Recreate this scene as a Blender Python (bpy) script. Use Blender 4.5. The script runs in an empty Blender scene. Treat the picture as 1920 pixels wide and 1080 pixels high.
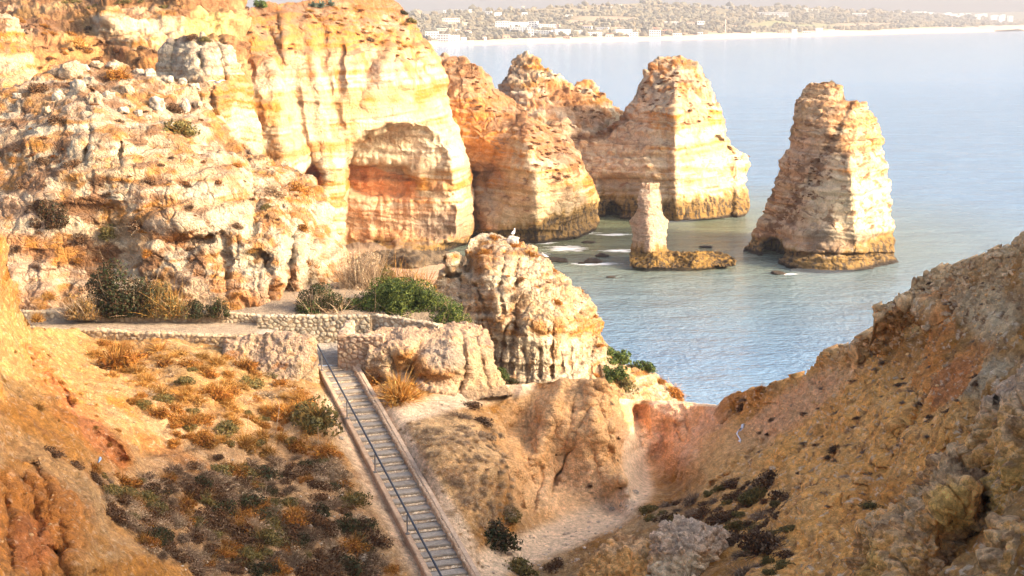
import bpy, math, random, time
import numpy as np
from mathutils import Vector
R = math.radians
T0 = time.time()
C = bpy.context.scene.collection
scene = bpy.context.scene

# ------------------------------------------------------------ camera, sky, sun, exposure
CAM_Z, PITCH, FPX = 40.0, R(10.72), 2666.667
cam_d = bpy.data.cameras.new('camera'); cam_d.lens = 50; cam_d.sensor_width = 36
cam_d.clip_start = 0.5; cam_d.clip_end = 60000
cam = bpy.data.objects.new('camera', cam_d); C.objects.link(cam)
cam.location = (0, 0, CAM_Z); cam.rotation_euler = (math.pi / 2 - PITCH, 0, 0)
scene.camera = cam
SUN_EL, SUN_AZ = R(24), R(105)          # azimuth clockwise from +Y (the view direction)
w = bpy.data.worlds.new('World'); scene.world = w; w.use_nodes = True
nt = w.node_tree; bg = nt.nodes['Background']
sky = nt.nodes.new('ShaderNodeTexSky'); sky.sky_type = 'NISHITA'; sky.sun_disc = False
sky.sun_elevation = SUN_EL; sky.sun_rotation = SUN_AZ; sky.altitude = 0
sky.air_density = 0.7; sky.dust_density = 6.0; sky.ozone_density = 0.0
nt.links.new(sky.outputs[0], bg.inputs[0]); bg.inputs[1].default_value = 0.15
sun_d = bpy.data.lights.new('sun', 'SUN'); sun_d.energy = 2.0; sun_d.angle = R(0.6); sun_d.color = (1.0, 0.82, 0.60)
sun = bpy.data.objects.new('sun', sun_d); C.objects.link(sun)
SD = Vector((math.sin(SUN_AZ) * math.cos(SUN_EL), math.cos(SUN_AZ) * math.cos(SUN_EL), math.sin(SUN_EL)))
sun.rotation_euler = SD.to_track_quat('Z', 'Y').to_euler()
vs = scene.view_settings; vs.view_transform = 'Standard'; vs.look = 'None'; vs.exposure = 2.12; vs.gamma = 1
scene.cycles.use_denoising = True
scene.cycles.max_bounces = 8; scene.cycles.diffuse_bounces = 6; scene.cycles.volume_bounces = 1

# ------------------------------------------------------------ geometry helpers
cp, sp = math.cos(PITCH), math.sin(PITCH)
def P3(px, py, Y):
    px, py, Y = (np.asarray(a, float) for a in (px, py, Y))
    u = (px - 960) / FPX; v = (540 - py) / FPX
    t = Y / (sp * v + cp)
    return np.stack([u * t, Y + 0 * u, CAM_Z + (cp * v - sp) * t], -1)
def Yz(py, z):                       # distance at which pixel row py meets height z
    v = (540 - py) / FPX
    return (z - CAM_Z) * (sp * v + cp) / (cp * v - sp)
def W2P(x, y, z):                    # world -> (px, py, Y)
    dz = z - CAM_Z
    d = y * cp - dz * sp; up = y * sp + dz * cp
    return (960 + FPX * x / d, 540 - FPX * up / d, y)

rng0 = np.random.RandomState(7)
PERM = np.concatenate([rng0.permutation(256)] * 3)
GR = rng0.randn(256, 3); GR /= np.linalg.norm(GR, axis=1)[:, None]
RV = rng0.rand(256, 4)
def pnoise(p):
    pi = np.floor(p).astype(np.int64); f = p - pi; pi &= 255
    u = f * f * f * (f * (f * 6 - 15) + 10)
    out = 0
    for dx in (0, 1):
        wx = u[:, 0] if dx else 1 - u[:, 0]
        hx = PERM[pi[:, 0] + dx]
        for dy in (0, 1):
            wy = u[:, 1] if dy else 1 - u[:, 1]
            hy = PERM[hx + pi[:, 1] + dy]
            for dz in (0, 1):
                wz = u[:, 2] if dz else 1 - u[:, 2]
                g = GR[PERM[hy + pi[:, 2] + dz]]
                out = out + wx * wy * wz * (g[:, 0] * (f[:, 0] - dx) + g[:, 1] * (f[:, 1] - dy) + g[:, 2] * (f[:, 2] - dz))
    return out * 1.6
def sc3(p, s, off=0.0):
    s = np.asarray(s, float) * np.ones(3)
    return p / s + off
def fbm(p, scale=1.0, octv=4, off=0.0, gain=0.5):
    q = sc3(p, scale, off) + 40; a = 1.0; s = 0; tot = 0
    for o in range(octv):
        s = s + a * pnoise(q); tot += a; a *= gain; q = q * 2.03 + 11.7
    return s / tot * 1.3
def ridged(p, scale=1.0, octv=3, off=0.0):
    q = sc3(p, scale, off) + 40; a = 1.0; s = 0; tot = 0
    for o in range(octv):
        s = s + a * (1 - 2.2 * np.abs(pnoise(q))); tot += a; a *= 0.5; q = q * 2.1 + 7.3
    return s / tot
def worley(p, scale=1.0, off=0.0, jit=0.9):
    q = sc3(p, scale, off) + 40; pi = np.floor(q).astype(np.int64); f = q - pi; pi &= 255
    f1 = np.full(len(q), 9.0); f2 = f1.copy(); idv = np.zeros(len(q))
    for dx in (-1, 0, 1):
        for dy in (-1, 0, 1):
            for dz in (-1, 0, 1):
                h = PERM[PERM[PERM[(pi[:, 0] + dx) & 255] + ((pi[:, 1] + dy) & 255)] + ((pi[:, 2] + dz) & 255)]
                r = RV[h]
                d = (dx + .5 + (r[:, 0] - .5) * jit - f[:, 0]) ** 2 + (dy + .5 + (r[:, 1] - .5) * jit - f[:, 1]) ** 2 + (dz + .5 + (r[:, 2] - .5) * jit - f[:, 2]) ** 2
                c = d < f1
                f2 = np.where(c, f1, np.minimum(f2, d)); idv = np.where(c, r[:, 3], idv); f1 = np.where(c, d, f1)
    return np.sqrt(f1), np.sqrt(f2), idv
def sst(a, b, x):
    t = np.clip((x - a) / (b - a), 0, 1); return t * t * (3 - 2 * t)
def seg_dist(px, py, pts):           # distance (pixels) from each vertex's trace position to a polyline
    best = np.full(px.shape, 1e9)
    for (x0, y0), (x1, y1) in zip(pts[:-1], pts[1:]):
        dx, dy = x1 - x0, y1 - y0
        t = np.clip(((px - x0) * dx + (py - y0) * dy) / (dx * dx + dy * dy + 1e-9), 0, 1)
        best = np.minimum(best, np.hypot(px - x0 - t * dx, py - y0 - t * dy))
    return best
def ell(px, py, cx, cy, rx, ry, ang=0.0):
    c, s = math.cos(R(ang)), math.sin(R(ang)); a = px - cx; b = py - cy
    return np.sqrt(((a * c + b * s) / rx) ** 2 + ((-a * s + b * c) / ry) ** 2)

def tps(ctrl):
    c = np.array(ctrl, float); xy = c[:, :2] / 500.0; n = len(c)
    d = np.linalg.norm(xy[:, None] - xy[None], axis=2); K = np.where(d > 0, d * d * np.log(d + 1e-12), 0) + 2e-4 * np.eye(n)
    A = np.zeros((n + 3, n + 3)); A[:n, :n] = K; A[:n, n] = 1; A[:n, n + 1:] = xy
    A[n:, :n] = A[:n, n:].T
    wv = np.linalg.solve(A, np.concatenate([c[:, 2], [0, 0, 0]]))
    def f(px, py):
        out = np.empty(len(px))
        for s in range(0, len(px), 100000):
            q = np.stack([px[s:s + 100000], py[s:s + 100000]], 1) / 500.0
            r2 = ((q[:, None] - xy[None]) ** 2).sum(2)
            out[s:s + 100000] = (0.5 * r2 * np.log(r2 + 1e-24)) @ wv[:n] + wv[n] + q @ wv[n + 1:]
        return out
    return f
def along(poly, n, t=None):
    p = np.array(poly, float); L = np.r_[0, np.cumsum(np.hypot(*(p[1:] - p[:-1]).T))]
    t = np.linspace(0, 1, n) if t is None else t
    return np.stack([np.interp(t * L[-1], L, p[:, k]) for k in range(2)], 1)

def link_mesh(name, verts, faces, mat=None, col=None, smooth=True, parent=None, origin=None):
    verts = np.asarray(verts, np.float32); faces = np.asarray(faces, np.int32)
    if origin is not None: verts = verts - np.asarray(origin, np.float32)
    k = faces.shape[1]
    me = bpy.data.meshes.new(name)
    me.vertices.add(len(verts)); me.vertices.foreach_set('co', verts.ravel())
    me.loops.add(faces.size); me.loops.foreach_set('vertex_index', faces.ravel())
    me.polygons.add(len(faces)); me.polygons.foreach_set('loop_start', np.arange(0, faces.size, k, dtype=np.int32))
    me.update(calc_edges=True)
    me.polygons.foreach_set('use_smooth', np.full(len(faces), bool(smooth)))
    if col is not None:
        a = me.color_attributes.new('Col', 'FLOAT_COLOR', 'POINT')
        c4 = np.ones((len(verts), 4), np.float32); c4[:, :3] = np.clip(col, 0, 1); a.data.foreach_set('color', c4.ravel())
    o = bpy.data.objects.new(name, me); C.objects.link(o)
    if mat: me.materials.append(mat)
    if parent: o.parent = parent
    if origin is not None: o.location = origin
    return o
def vnormals(v, f):
    a = v[f[:, 2]] - v[f[:, 0]]; b = v[f[:, 3]] - v[f[:, 1]] if f.shape[1] == 4 else v[f[:, 1]] - v[f[:, 0]]
    n = np.cross(a, b) if f.shape[1] == 4 else np.cross(b, a)
    out = np.zeros_like(v)
    for k in range(f.shape[1]):
        for c in range(3): out[:, c] += np.bincount(f[:, k], n[:, c], len(v))
    return out / (np.linalg.norm(out, axis=1)[:, None] + 1e-12)
def gridfaces(m, n):
    i = np.arange(m * n).reshape(m, n)
    return np.stack([i[:-1, :-1], i[1:, :-1], i[1:, 1:], i[:-1, 1:]], -1).reshape(-1, 4)
def tag(o, label=None, cat=None, group=None, kind=None):
    if label: o['label'] = label
    if cat: o['category'] = cat
    if group: o['group'] = group
    if kind: o['kind'] = kind
    return o
def empty(name, loc, label, cat, group=None, rz=0):
    o = bpy.data.objects.new(name, None); C.objects.link(o); o.location = loc; o.rotation_euler = (0, 0, rz)
    return tag(o, label, cat, group)

class Sheet:
    """A rock or ground surface: outline given by four edges, distances by control points, edges carried back to give depth."""
    def __init__(s, name, top, bottom, left, right, ctrl, nu, nv, back=(12, 0.0), shape=None, disp=None, colf=None, mat=None,
                 kb=14, sides='LTR', wob=0, drop=.07):
        top, bottom = list(top), list(bottom)
        left = [top[0]] + list(left) + [bottom[0]]; right = [top[-1]] + list(right) + [bottom[-1]]
        tu = along(top, nu); bu = along(bottom, nu); lv = along(left, nv); rv = along(right, nv)
        u = np.linspace(0, 1, nu)[None, :, None]; v = np.linspace(0, 1, nv)[:, None, None]
        g = (1 - v) * tu[None] + v * bu[None] + (1 - u) * lv[:, None] + u * rv[:, None] \
            - ((1 - u) * (1 - v) * tu[0] + u * (1 - v) * tu[-1] + (1 - u) * v * bu[0] + u * v * bu[-1])
        px, py = g[..., 0].ravel(), g[..., 1].ravel()
        Y = tps(ctrl)(px, py)
        if shape:
            if wob:
                q_ = np.stack([px / 34, py / 34, px * 0], 1); Y = Y + shape(px + wob * fbm(q_, 1, 3, 3.3), py + wob * fbm(q_, 1, 3, 9.1))
            else: Y = Y + shape(px, py)
        V = P3(px, py, Y); F = gridfaces(nv, nu)
        s.nu, s.nv = nu, nv
        idx = np.arange(nu * nv).reshape(nv, nu)
        loop = []
        if 'L' in sides: loop += list(idx[::-1, 0])
        if 'T' in sides: loop += list(idx[0, (1 if 'L' in sides else 0):])
        if 'R' in sides: loop += list(idx[1:, -1])
        loop = np.array(loop); L = len(loop)
        b = V[loop]; cen = V.mean(0); d, shr = back
        rows = []; base = len(V)
        for k in range(1, kb + 1):
            t = k / kb; e = t ** 1.6
            dy = d * e; q = b.copy(); rel = b - np.array([0, 0, CAM_Z]); ky = dy / np.maximum(b[:, 1], 1)
            q = b + rel * ky[:, None]; q[:, 2] -= drop * dy + .04 * d * t ** 3
            q[:, 0] += (cen[0] * (1 + ky) - q[:, 0]) * shr * t * t
            q[:, 2] += np.minimum((cen[2] - q[:, 2]) * shr * t * t, 0)
            rows.append(q)
        V = np.concatenate([V] + rows)
        PX = np.concatenate([px] + [px[loop]] * kb); PY = np.concatenate([py] + [py[loop]] * kb)
        allr = [loop] + [base + np.arange(L) + k * L for k in range(kb)]
        sk = [np.stack([r0[:-1], r0[1:], r1[1:], r1[:-1]], -1) for r0, r1 in zip(allr[:-1], allr[1:])]
        F = np.concatenate([F] + sk)
        N = vnormals(V, F)
        if disp is not None: V = V + N * disp(V, N, PX, PY)[:, None]
        N = vnormals(V, F)
        col = colf(V, N, PX, PY) if colf else None
        s.V, s.px, s.py, s.N = V, PX, PY, N
        org = (float(V[:, 0].mean()), float(V[:nu * nv, 1].min()), float(max(V[:, 2].min(), 0)))
        s.obj = link_mesh(name, V, F, mat, col, True, None, org)
        s.main = slice(0, nu * nv)
    def at(s, px, py):
        d = (s.px[s.main] - px) ** 2 + (s.py[s.main] - py) ** 2
        i = int(np.argmin(d)); return Vector(s.V[i].tolist()), Vector(s.N[i].tolist())

# ------------------------------------------------------------ colours (linear albedo, limestone darkened to temper the sun on it)
CR = np.array([.41, .275, .14]); WH = np.array([.50, .415, .285]); OC = np.array([.36, .155, .026]); OR = np.array([.40, .15, .028])
RD = np.array([.42, .14, .045]); BR = np.array([.15, .07, .03]); GY = np.array([.29, .23, .17]); DK = np.array([.055, .04, .028])
AL = np.array([.30, .17, .035]); PK = np.array([.44, .28, .18]); TAN = np.array([.38, .24, .11]); OL = np.array([.16, .13, .05])
def mixc(a, b, t): t = np.clip(t, 0, 1)[:, None]; return a * (1 - t) + b * t
def strata(V, light=0.5, warm=0.5, s=1.0, off=0.0):
    h = V[:, 2] + 0.9 * fbm(V, 14, 3, off) + 0.10 * V[:, 0] * 0
    q = np.stack([h * 0 + off, h * 0 + 3.3, h], 1)
    a = fbm(q, 3.2 * s, 4, off + 2); b = fbm(q, 1.1 * s, 3, off + 5); blot = fbm(V, (9 * s, 9 * s, 4 * s), 4, off + 9)
    st = fbm(V, (1.2 * s, 1.2 * s, 9 * s), 3, off + 4)
    c = mixc(np.tile(CR, (len(V), 1)), WH, light + .15 + a * 2.2 + 0.6 * blot)
    thin = fbm(q, .42 * s, 2, off + 6)
    c = mixc(c, OC, (warm - .35) + b * 2.0 + thin * .7 - a * .6 + blot * .9 + st * .6)
    c = mixc(c, OR, (warm - .85) + 1.5 * fbm(V, (6 * s, 6 * s, 2.5 * s), 4, off + 31) + st * .5)
    c = mixc(c, PK, 0.7 * sst(.1, .5, fbm(V, 11 * s, 3, off + 51)))
    return c
def crust(c, V, N, amt=0.8, off=0.0, s=1.0, veg=0.4):      # weathered grey crust and dry growth on flatter ledges
    up = sst(.35, .8, N[:, 2] + .35 * fbm(V, 1.5 * s, 3, off))
    c = mixc(c, GY, up * amt * (0.5 + fbm(V, 2.2 * s, 3, off + 3)))
    return mixc(c, BR, up * veg * sst(0, .35, fbm(V, 3.0 * s, 4, off + 7)))
def tide(c, V, z0=3.2, off=0.0):
    e = V[:, 2] + 1.5 * fbm(V, (1.4, 1.4, 5), 4, off) + .5 * fbm(V, 7, 2, off)
    c = mixc(c, AL * 1.2, sst(z0 + 1.3, z0, e) * 0.85)
    st = sst(-.1, .25, fbm(V, (.6, .6, 3), 3, off + 8))
    c = mixc(c, DK, sst(z0 + .8, z0 - .6, e) * (0.42 + .55 * st))
    return mixc(c, DK * .6, sst(.9, .3, V[:, 2]))

# ------------------------------------------------------------ materials
def newmat(name):
    m = bpy.data.materials.new(name); m.use_nodes = True; n = m.node_tree.nodes; l = m.node_tree.links
    b = n['Principled BSDF']; return m, n, l, b
def nnode(n, typ, **kw):
    x = n.new(typ)
    for k, v in kw.items():
        if k.startswith('i_'):
            key = k[2:]; x.inputs[int(key) if key.isdigit() else key].default_value = v
        else: setattr(x, k, v)
    return x
def mottled(name, scale=1.0, bump=0.15, vor=0.0, var=0.28, rough=0.92, base=None, grit=0.0, gs=5.0):
    """Colour comes from the mesh's own Col layer (or base), broken up by fine noise; fine relief by bump."""
    m, n, l, b = newmat(name)
    geo = nnode(n, 'ShaderNodeNewGeometry')
    if base is None:
        src = nnode(n, 'ShaderNodeAttribute', attribute_name='Col').outputs['Color']
    else:
        rgb = nnode(n, 'ShaderNodeRGB'); rgb.outputs[0].default_value = (*base, 1); src = rgb.outputs[0]
    n1 = nnode(n, 'ShaderNodeTexNoise', i_Scale=1.3 / scale, i_Detail=9.0, i_Roughness=0.68)
    n2 = nnode(n, 'ShaderNodeTexNoise', i_Scale=7.0 / scale, i_Detail=6.0, i_Roughness=0.7)
    l.new(geo.outputs['Position'], n1.inputs['Vector']); l.new(geo.outputs['Position'], n2.inputs['Vector'])
    mr = nnode(n, 'ShaderNodeMapRange'); mr.inputs[1].default_value = .3; mr.inputs[2].default_value = .7
    mr.inputs[3].default_value = 1 - var; mr.inputs[4].default_value = 1 + var; l.new(n1.outputs[0], mr.inputs[0])
    mr2 = nnode(n, 'ShaderNodeMapRange'); mr2.inputs[1].default_value = .3; mr2.inputs[2].default_value = .7
    mr2.inputs[3].default_value = 1 - var; mr2.inputs[4].default_value = 1 + var * .8; l.new(n2.outputs[0], mr2.inputs[0])
    mu = nnode(n, 'ShaderNodeMath', operation='MULTIPLY'); l.new(mr.outputs[0], mu.inputs[0]); l.new(mr2.outputs[0], mu.inputs[1])
    fac = mu.outputs[0]
    if grit > 0:
        vg = nnode(n, 'ShaderNodeTexVoronoi', i_Scale=gs); l.new(geo.outputs['Position'], vg.inputs['Vector'])
        sp3 = nnode(n, 'ShaderNodeSeparateColor'); l.new(vg.outputs['Color'], sp3.inputs[0])
        mg = nnode(n, 'ShaderNodeMapRange'); mg.inputs[3].default_value = 1 - grit; mg.inputs[4].default_value = 1 + grit; l.new(sp3.outputs[0], mg.inputs[0])
        m5 = nnode(n, 'ShaderNodeMath', operation='MULTIPLY'); l.new(fac, m5.inputs[0]); l.new(mg.outputs[0], m5.inputs[1]); fac = m5.outputs[0]
    vm = nnode(n, 'ShaderNodeVectorMath', operation='SCALE'); l.new(src, vm.inputs[0]); l.new(fac, vm.inputs['Scale'])
    l.new(vm.outputs[0], b.inputs['Base Color'])
    h = nnode(n, 'ShaderNodeMath', operation='MULTIPLY_ADD'); l.new(n1.outputs[0], h.inputs[0]); h.inputs[1].default_value = 1.6; l.new(n2.outputs[0], h.inputs[2])
    hh = h.outputs[0]
    if grit > 0:
        g5 = nnode(n, 'ShaderNodeMath', operation='MULTIPLY_ADD'); l.new(vg.outputs['Distance'], g5.inputs[0]); g5.inputs[1].default_value = -.6; l.new(hh, g5.inputs[2]); hh = g5.outputs[0]
    if vor > 0:
        vo = nnode(n, 'ShaderNodeTexVoronoi', i_Scale=2.2 / scale); vo.feature = 'DISTANCE_TO_EDGE'
        l.new(geo.outputs['Position'], vo.inputs['Vector'])
        m3 = nnode(n, 'ShaderNodeMapRange'); m3.inputs[2].default_value = .12; m3.inputs[4].default_value = vor; l.new(vo.outputs['Distance'], m3.inputs[0])
        ad = nnode(n, 'ShaderNodeMath', operation='ADD'); l.new(hh, ad.inputs[0]); l.new(m3.outputs[0], ad.inputs[1]); hh = ad.outputs[0]
    bu = nnode(n, 'ShaderNodeBump', i_Strength=1.0, i_Distance=bump); l.new(hh, bu.inputs['Height']); l.new(bu.outputs[0], b.inputs['Normal'])
    b.inputs['Roughness'].default_value = rough; b.inputs['Specular IOR Level'].default_value = 0.2
    return m
M_far = mottled('limestone_far', 2.2, 0.42, 0.0, .24)
M_mid = mottled('limestone_mid', 1.2, 0.30, 0.3, .28)
M_near = mottled('clay_near', 0.42, 0.10, 0.0, .30, grit=.15, gs=9.0)
M_crag = mottled('conglomerate', 0.35, 0.10, 0.0, .36, grit=.34, gs=7.0)
# ------------------------------------------------------------ sea
def build_sea():
    xs = np.concatenate([[-30000, -6000], np.linspace(-1500, 1500, 3), [6000, 30000]])
    v = []; 
    ys = [-2000, 60, 400, 3000, 9000, 60000]
    V = np.array([[x, y, 0] for y in ys for x in xs], float)
    m, n, l, b = newmat('sea_water')
    geo = nnode(n, 'ShaderNodeNewGeometry')
    sep = nnode(n, 'ShaderNodeSeparateXYZ'); l.new(geo.outputs['Position'], sep.inputs[0])
    def noise(scale, sx, sy, det=4.0, rot=0.0):
        mp = nnode(n, 'ShaderNodeMapping'); mp.inputs['Scale'].default_value = (sx, sy, 1); mp.inputs['Rotation'].default_value = (0, 0, rot)
        l.new(geo.outputs['Position'], mp.inputs[0])
        x = nnode(n, 'ShaderNodeTexNoise', i_Scale=scale, i_Detail=det, i_Roughness=.6); l.new(mp.outputs[0], x.inputs['Vector']); return x.outputs[0]
    a = noise(1.5, .7, 1.0, 4, .25); c = noise(.16, .5, 1.0, 4, .15); d = noise(.035, .6, 1.0, 3, -.2)
    s1 = nnode(n, 'ShaderNodeMath', operation='MULTIPLY_ADD'); l.new(c, s1.inputs[0]); s1.inputs[1].default_value = 3.0; l.new(a, s1.inputs[2])
    s2 = nnode(n, 'ShaderNodeMath', operation='MULTIPLY_ADD'); l.new(d, s2.inputs[0]); s2.inputs[1].default_value = 5.0; l.new(s1.outputs[0], s2.inputs[2])
    # calmer slick water towards the far beach: wind ruffles only what lies nearer than a slanting line
    ln = nnode(n, 'ShaderNodeMath', operation='MULTIPLY_ADD'); l.new(sep.outputs['X'], ln.inputs[0]); ln.inputs[1].default_value = -1.35; l.new(sep.outputs['Y'], ln.inputs[2])
    dn = noise(.006, .35, 1.0, 4)
    ln2 = nnode(n, 'ShaderNodeMath', operation='MULTIPLY_ADD'); l.new(dn, ln2.inputs[0]); ln2.inputs[1].default_value = 500; l.new(ln.outputs[0], ln2.inputs[2])
    calm = nnode(n, 'ShaderNodeMapRange'); calm.inputs[1].default_value = 600; calm.inputs[2].default_value = 900
    calm.inputs[3].default_value = 1.0; calm.inputs[4].default_value = 0.25; l.new(ln2.outputs[0], calm.inputs[0])
    bu = nnode(n, 'ShaderNodeBump', i_Distance=0.5); l.new(s2.outputs[0], bu.inputs['Height']); l.new(calm.outputs[0], bu.inputs['Strength'])
    l.new(bu.outputs[0], b.inputs['Normal'])
    # foam: traced patches of broken water round the rocks
    foam = None
    for (px, py, rx, ry) in ((1075, 437, 60, 4), (1060, 466, 55, 9), (1010, 455, 40, 4), (1150, 440, 50, 3), (1350, 401, 60, 2.2), (1160, 470, 45, 4), (1115, 495, 60, 4), (1480, 514, 30, 2.5), (1000, 476, 40, 5)):
        q = P3(px, py, Yz(py, 0)); q2 = P3(px + rx, py, Yz(py, 0)); q3 = P3(px, py + ry, Yz(py + ry, 0))
        RX = q2[0] - q[0]; RY = abs(q3[1] - q[1])
        mp = nnode(n, 'ShaderNodeMapping', vector_type='TEXTURE'); mp.inputs['Location'].default_value = (q[0], q[1], 0); mp.inputs['Scale'].default_value = (RX, RY, 1)
        l.new(geo.outputs['Position'], mp.inputs[0])
        ln_ = nnode(n, 'ShaderNodeVectorMath', operation='LENGTH'); l.new(mp.outputs[0], ln_.inputs[0])
        mr = nnode(n, 'ShaderNodeMapRange'); mr.inputs[1].default_value = 1.5; mr.inputs[2].default_value = 0.2; l.new(ln_.outputs['Value'], mr.inputs[0])
        if foam is None: foam = mr.outputs[0]
        else:
            mx = nnode(n, 'ShaderNodeMath', operation='MAXIMUM'); l.new(foam, mx.inputs[0]); l.new(mr.outputs[0], mx.inputs[1]); foam = mx.outputs[0]
    fn = noise(1.1, .3, 1.0, 9, .12)
    ad = nnode(n, 'ShaderNodeMath', operation='MULTIPLY_ADD'); l.new(foam, ad.inputs[0]); ad.inputs[1].default_value = .50; l.new(fn, ad.inputs[2])
    fm = nnode(n, 'ShaderNodeMapRange'); fm.inputs[1].default_value = .80; fm.inputs[2].default_value = .98; l.new(ad.outputs[0], fm.inputs[0])
    # water body colour: green over the shallows by the rocks, blue farther out
    sh = nnode(n, 'ShaderNodeMapping', vector_type='TEXTURE'); q = P3(1180, 440, Yz(440, 0)); sh.inputs['Location'].default_value = (q[0], q[1], 0); sh.inputs['Scale'].default_value = (70, 70, 1)
    l.new(geo.outputs['Position'], sh.inputs[0]); sl = nnode(n, 'ShaderNodeVectorMath', operation='LENGTH'); l.new(sh.outputs[0], sl.inputs[0])
    sm = nnode(n, 'ShaderNodeMapRange'); sm.inputs[1].default_value = 1.4; sm.inputs[2].default_value = .3; l.new(sl.outputs['Value'], sm.inputs[0])
    m1 = nnode(n, 'ShaderNodeMix', data_type='RGBA'); m1.inputs['A'].default_value = (.12, .20, .29, 1); m1.inputs['B'].default_value = (.14, .155, .09, 1); l.new(sm.outputs[0], m1.inputs['Factor'])
    m2 = nnode(n, 'ShaderNodeMix', data_type='RGBA'); m2.inputs['B'].default_value = (.8, .8, .78, 1)
    l.new(m1.outputs['Result'], m2.inputs['A']); l.new(fm.outputs[0], m2.inputs['Factor']); l.new(m2.outputs['Result'], b.inputs['Base Color'])
    ro = nnode(n, 'ShaderNodeMapRange'); ro.inputs[3].default_value = .12; ro.inputs[4].default_value = .8; l.new(fm.outputs[0], ro.inputs[0]); l.new(ro.outputs[0], b.inputs['Roughness'])
    b.inputs['IOR'].default_value = 1.33
    F = gridfaces(len(ys), len(xs))[:, ::-1]
    tag(link_mesh('sea', V, F, m, None, False), kind='structure')
build_sea()
# seabed below the water line keeps the ground one sheet
tag(link_mesh('seabed', np.array([[-30000, -3000, -4], [30000, -3000, -4], [30000, 60000, -4], [-30000, 60000, -4]], float), np.array([[0, 1, 2, 3]]), mottled('seabed_sand', 4, .1, base=(.3, .25, .16))), kind='structure')

# ------------------------------------------------------------ cliffs and stacks
def rockdisp(big=1.0, lay=0.4, flute=0.35, fine=0.25, rub=0.0, s=1.0, off=0.0, blk=.35, crk=.3):
    def f(V, N, px, py):
        d = big * fbm(V, (9 * s, 9 * s, 12 * s), 3, off)
        h = V[:, 2] + 0.8 * fbm(V, 12 * s, 2, off + 1)
        q = np.stack([V[:, 0] / 60, V[:, 1] / 60, h], 1)
        lyr = fbm(q, (1, 1, 1.5 * s), 3, off + 2)
        d = d + lay * np.tanh(lyr * 4)
        d = d + flute * ridged(V, (1.9 * s, 1.9 * s, 16 * s), 3, off + 3)
        d = d + fine * fbm(V, (1.3 * s, 1.3 * s, 0.8 * s), 4, off + 4)
        if blk:
            W_ = V + np.stack([fbm(V, 3 * s, 3, off + 21), fbm(V, 3 * s, 3, off + 22), fbm(V, 3 * s, 3, off + 23)], 1) * .9 * s
            f1, f2, idv = worley(W_, (2.6 * s, 2.6 * s, 1.7 * s), off + 5)
            d = d + s * (blk * (idv - .5) * sst(0, .12, f2 - f1) - crk * sst(.09, .0, f2 - f1))
        if rub:
            f1, f2, idv = worley(V, 1.5 * s, off)
            up = sst(.1, .6, N[:, 2])
            d = d + rub * up * (f2 - f1) * (idv * 1.4)
        return d
    return f

# big main cliff with the arched alcove
def shapeA(px, py):
    arch = np.maximum(np.abs(px - 760) / 114, 0) ** 2.6 + np.where(py < 345, np.abs((py - 345) / 108), np.abs((py - 345) / 108) * 0.2) ** 2.4
    inn = sst(1.18, .86, arch) * sst(470, 452, py)
    Yb = tA(px, py)
    d = inn * (np.maximum(245.0 - 0.01 * (px - 757) - Yb, 0))
    cave = sst(1.15, .75, ell(px, py, 705, 338, 72, 36)) * np.where(py > 338, .6, 1)
    d = d + 3.5 * cave
    d = d + 4 * sst(1.1, .6, ell(px, py, 588, 335, 24, 34))
    # ledge overhang line in the alcove
    for pts, wd, dp in (([(500, 60), (560, 200), (585, 330)], 9, 2.2), ([(448, 60), (470, 170), (505, 330), (520, 480)], 14, 4.5), ([(600, 40), (615, 150), (640, 240)], 8, 1.6), ([(668, 20), (690, 120), (672, 200)], 10, 1.8),
                        ([(700, 60), (712, 90), (690, 130)], 16, 2.2), ([(770, 60), (790, 130), (798, 240)], 7, 1.6), ([(812, 130), (826, 200), (835, 260)], 7, 1.8), ([(735, 100), (745, 190)], 6, 1.2), ([(540, 110), (560, 180)], 10, 1.2), ([(640, 90), (636, 180)], 6, 1.2)):
        d = d + .6 * dp * np.exp(-(seg_dist(px, py, pts) / wd) ** 2)
    for pts, wd, dp in (([(530, 30), (535, 110)], 8, 1.6), ([(575, 40), (600, 190), (620, 330)], 12, 1.8), ([(650, 80), (655, 190)], 8, 1.2), ([(725, 90), (715, 160)], 12, 1.5), ([(755, 60), (762, 160)], 9, 1.5), ([(510, 120), (530, 260), (560, 400)], 16, 3)):
        d = d - .6 * dp * np.exp(-(seg_dist(px, py, pts) / wd) ** 2)
    d = d + 3.0 * sst(455, 466, py + .00 * px) * sst(620, 680, px)          # undercut at the foot
    return d
ctrlA = [(380, 60, 215), (500, 2, 232), (600, -5, 240), (690, -10, 252), (745, 8, 262), (790, 80, 256), (835, 190, 256), (380, 300, 196), (460, 200, 207), (500, 300, 211), (560, 200, 220), (560, 340, 217), (620, 300, 223), (640, 150, 229),
         (750, 150, 239), (750, 300, 234), (840, 300, 242), (886, 330, 256), (885, 420, 253), (876, 465, 252), (850, 420, 242), (380, 520, 190), (500, 450, 208), (620, 450, 220), (750, 450, 232), (620, 520, 219), (750, 520, 230), (875, 505, 250)]
tA = tps(ctrlA)
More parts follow.
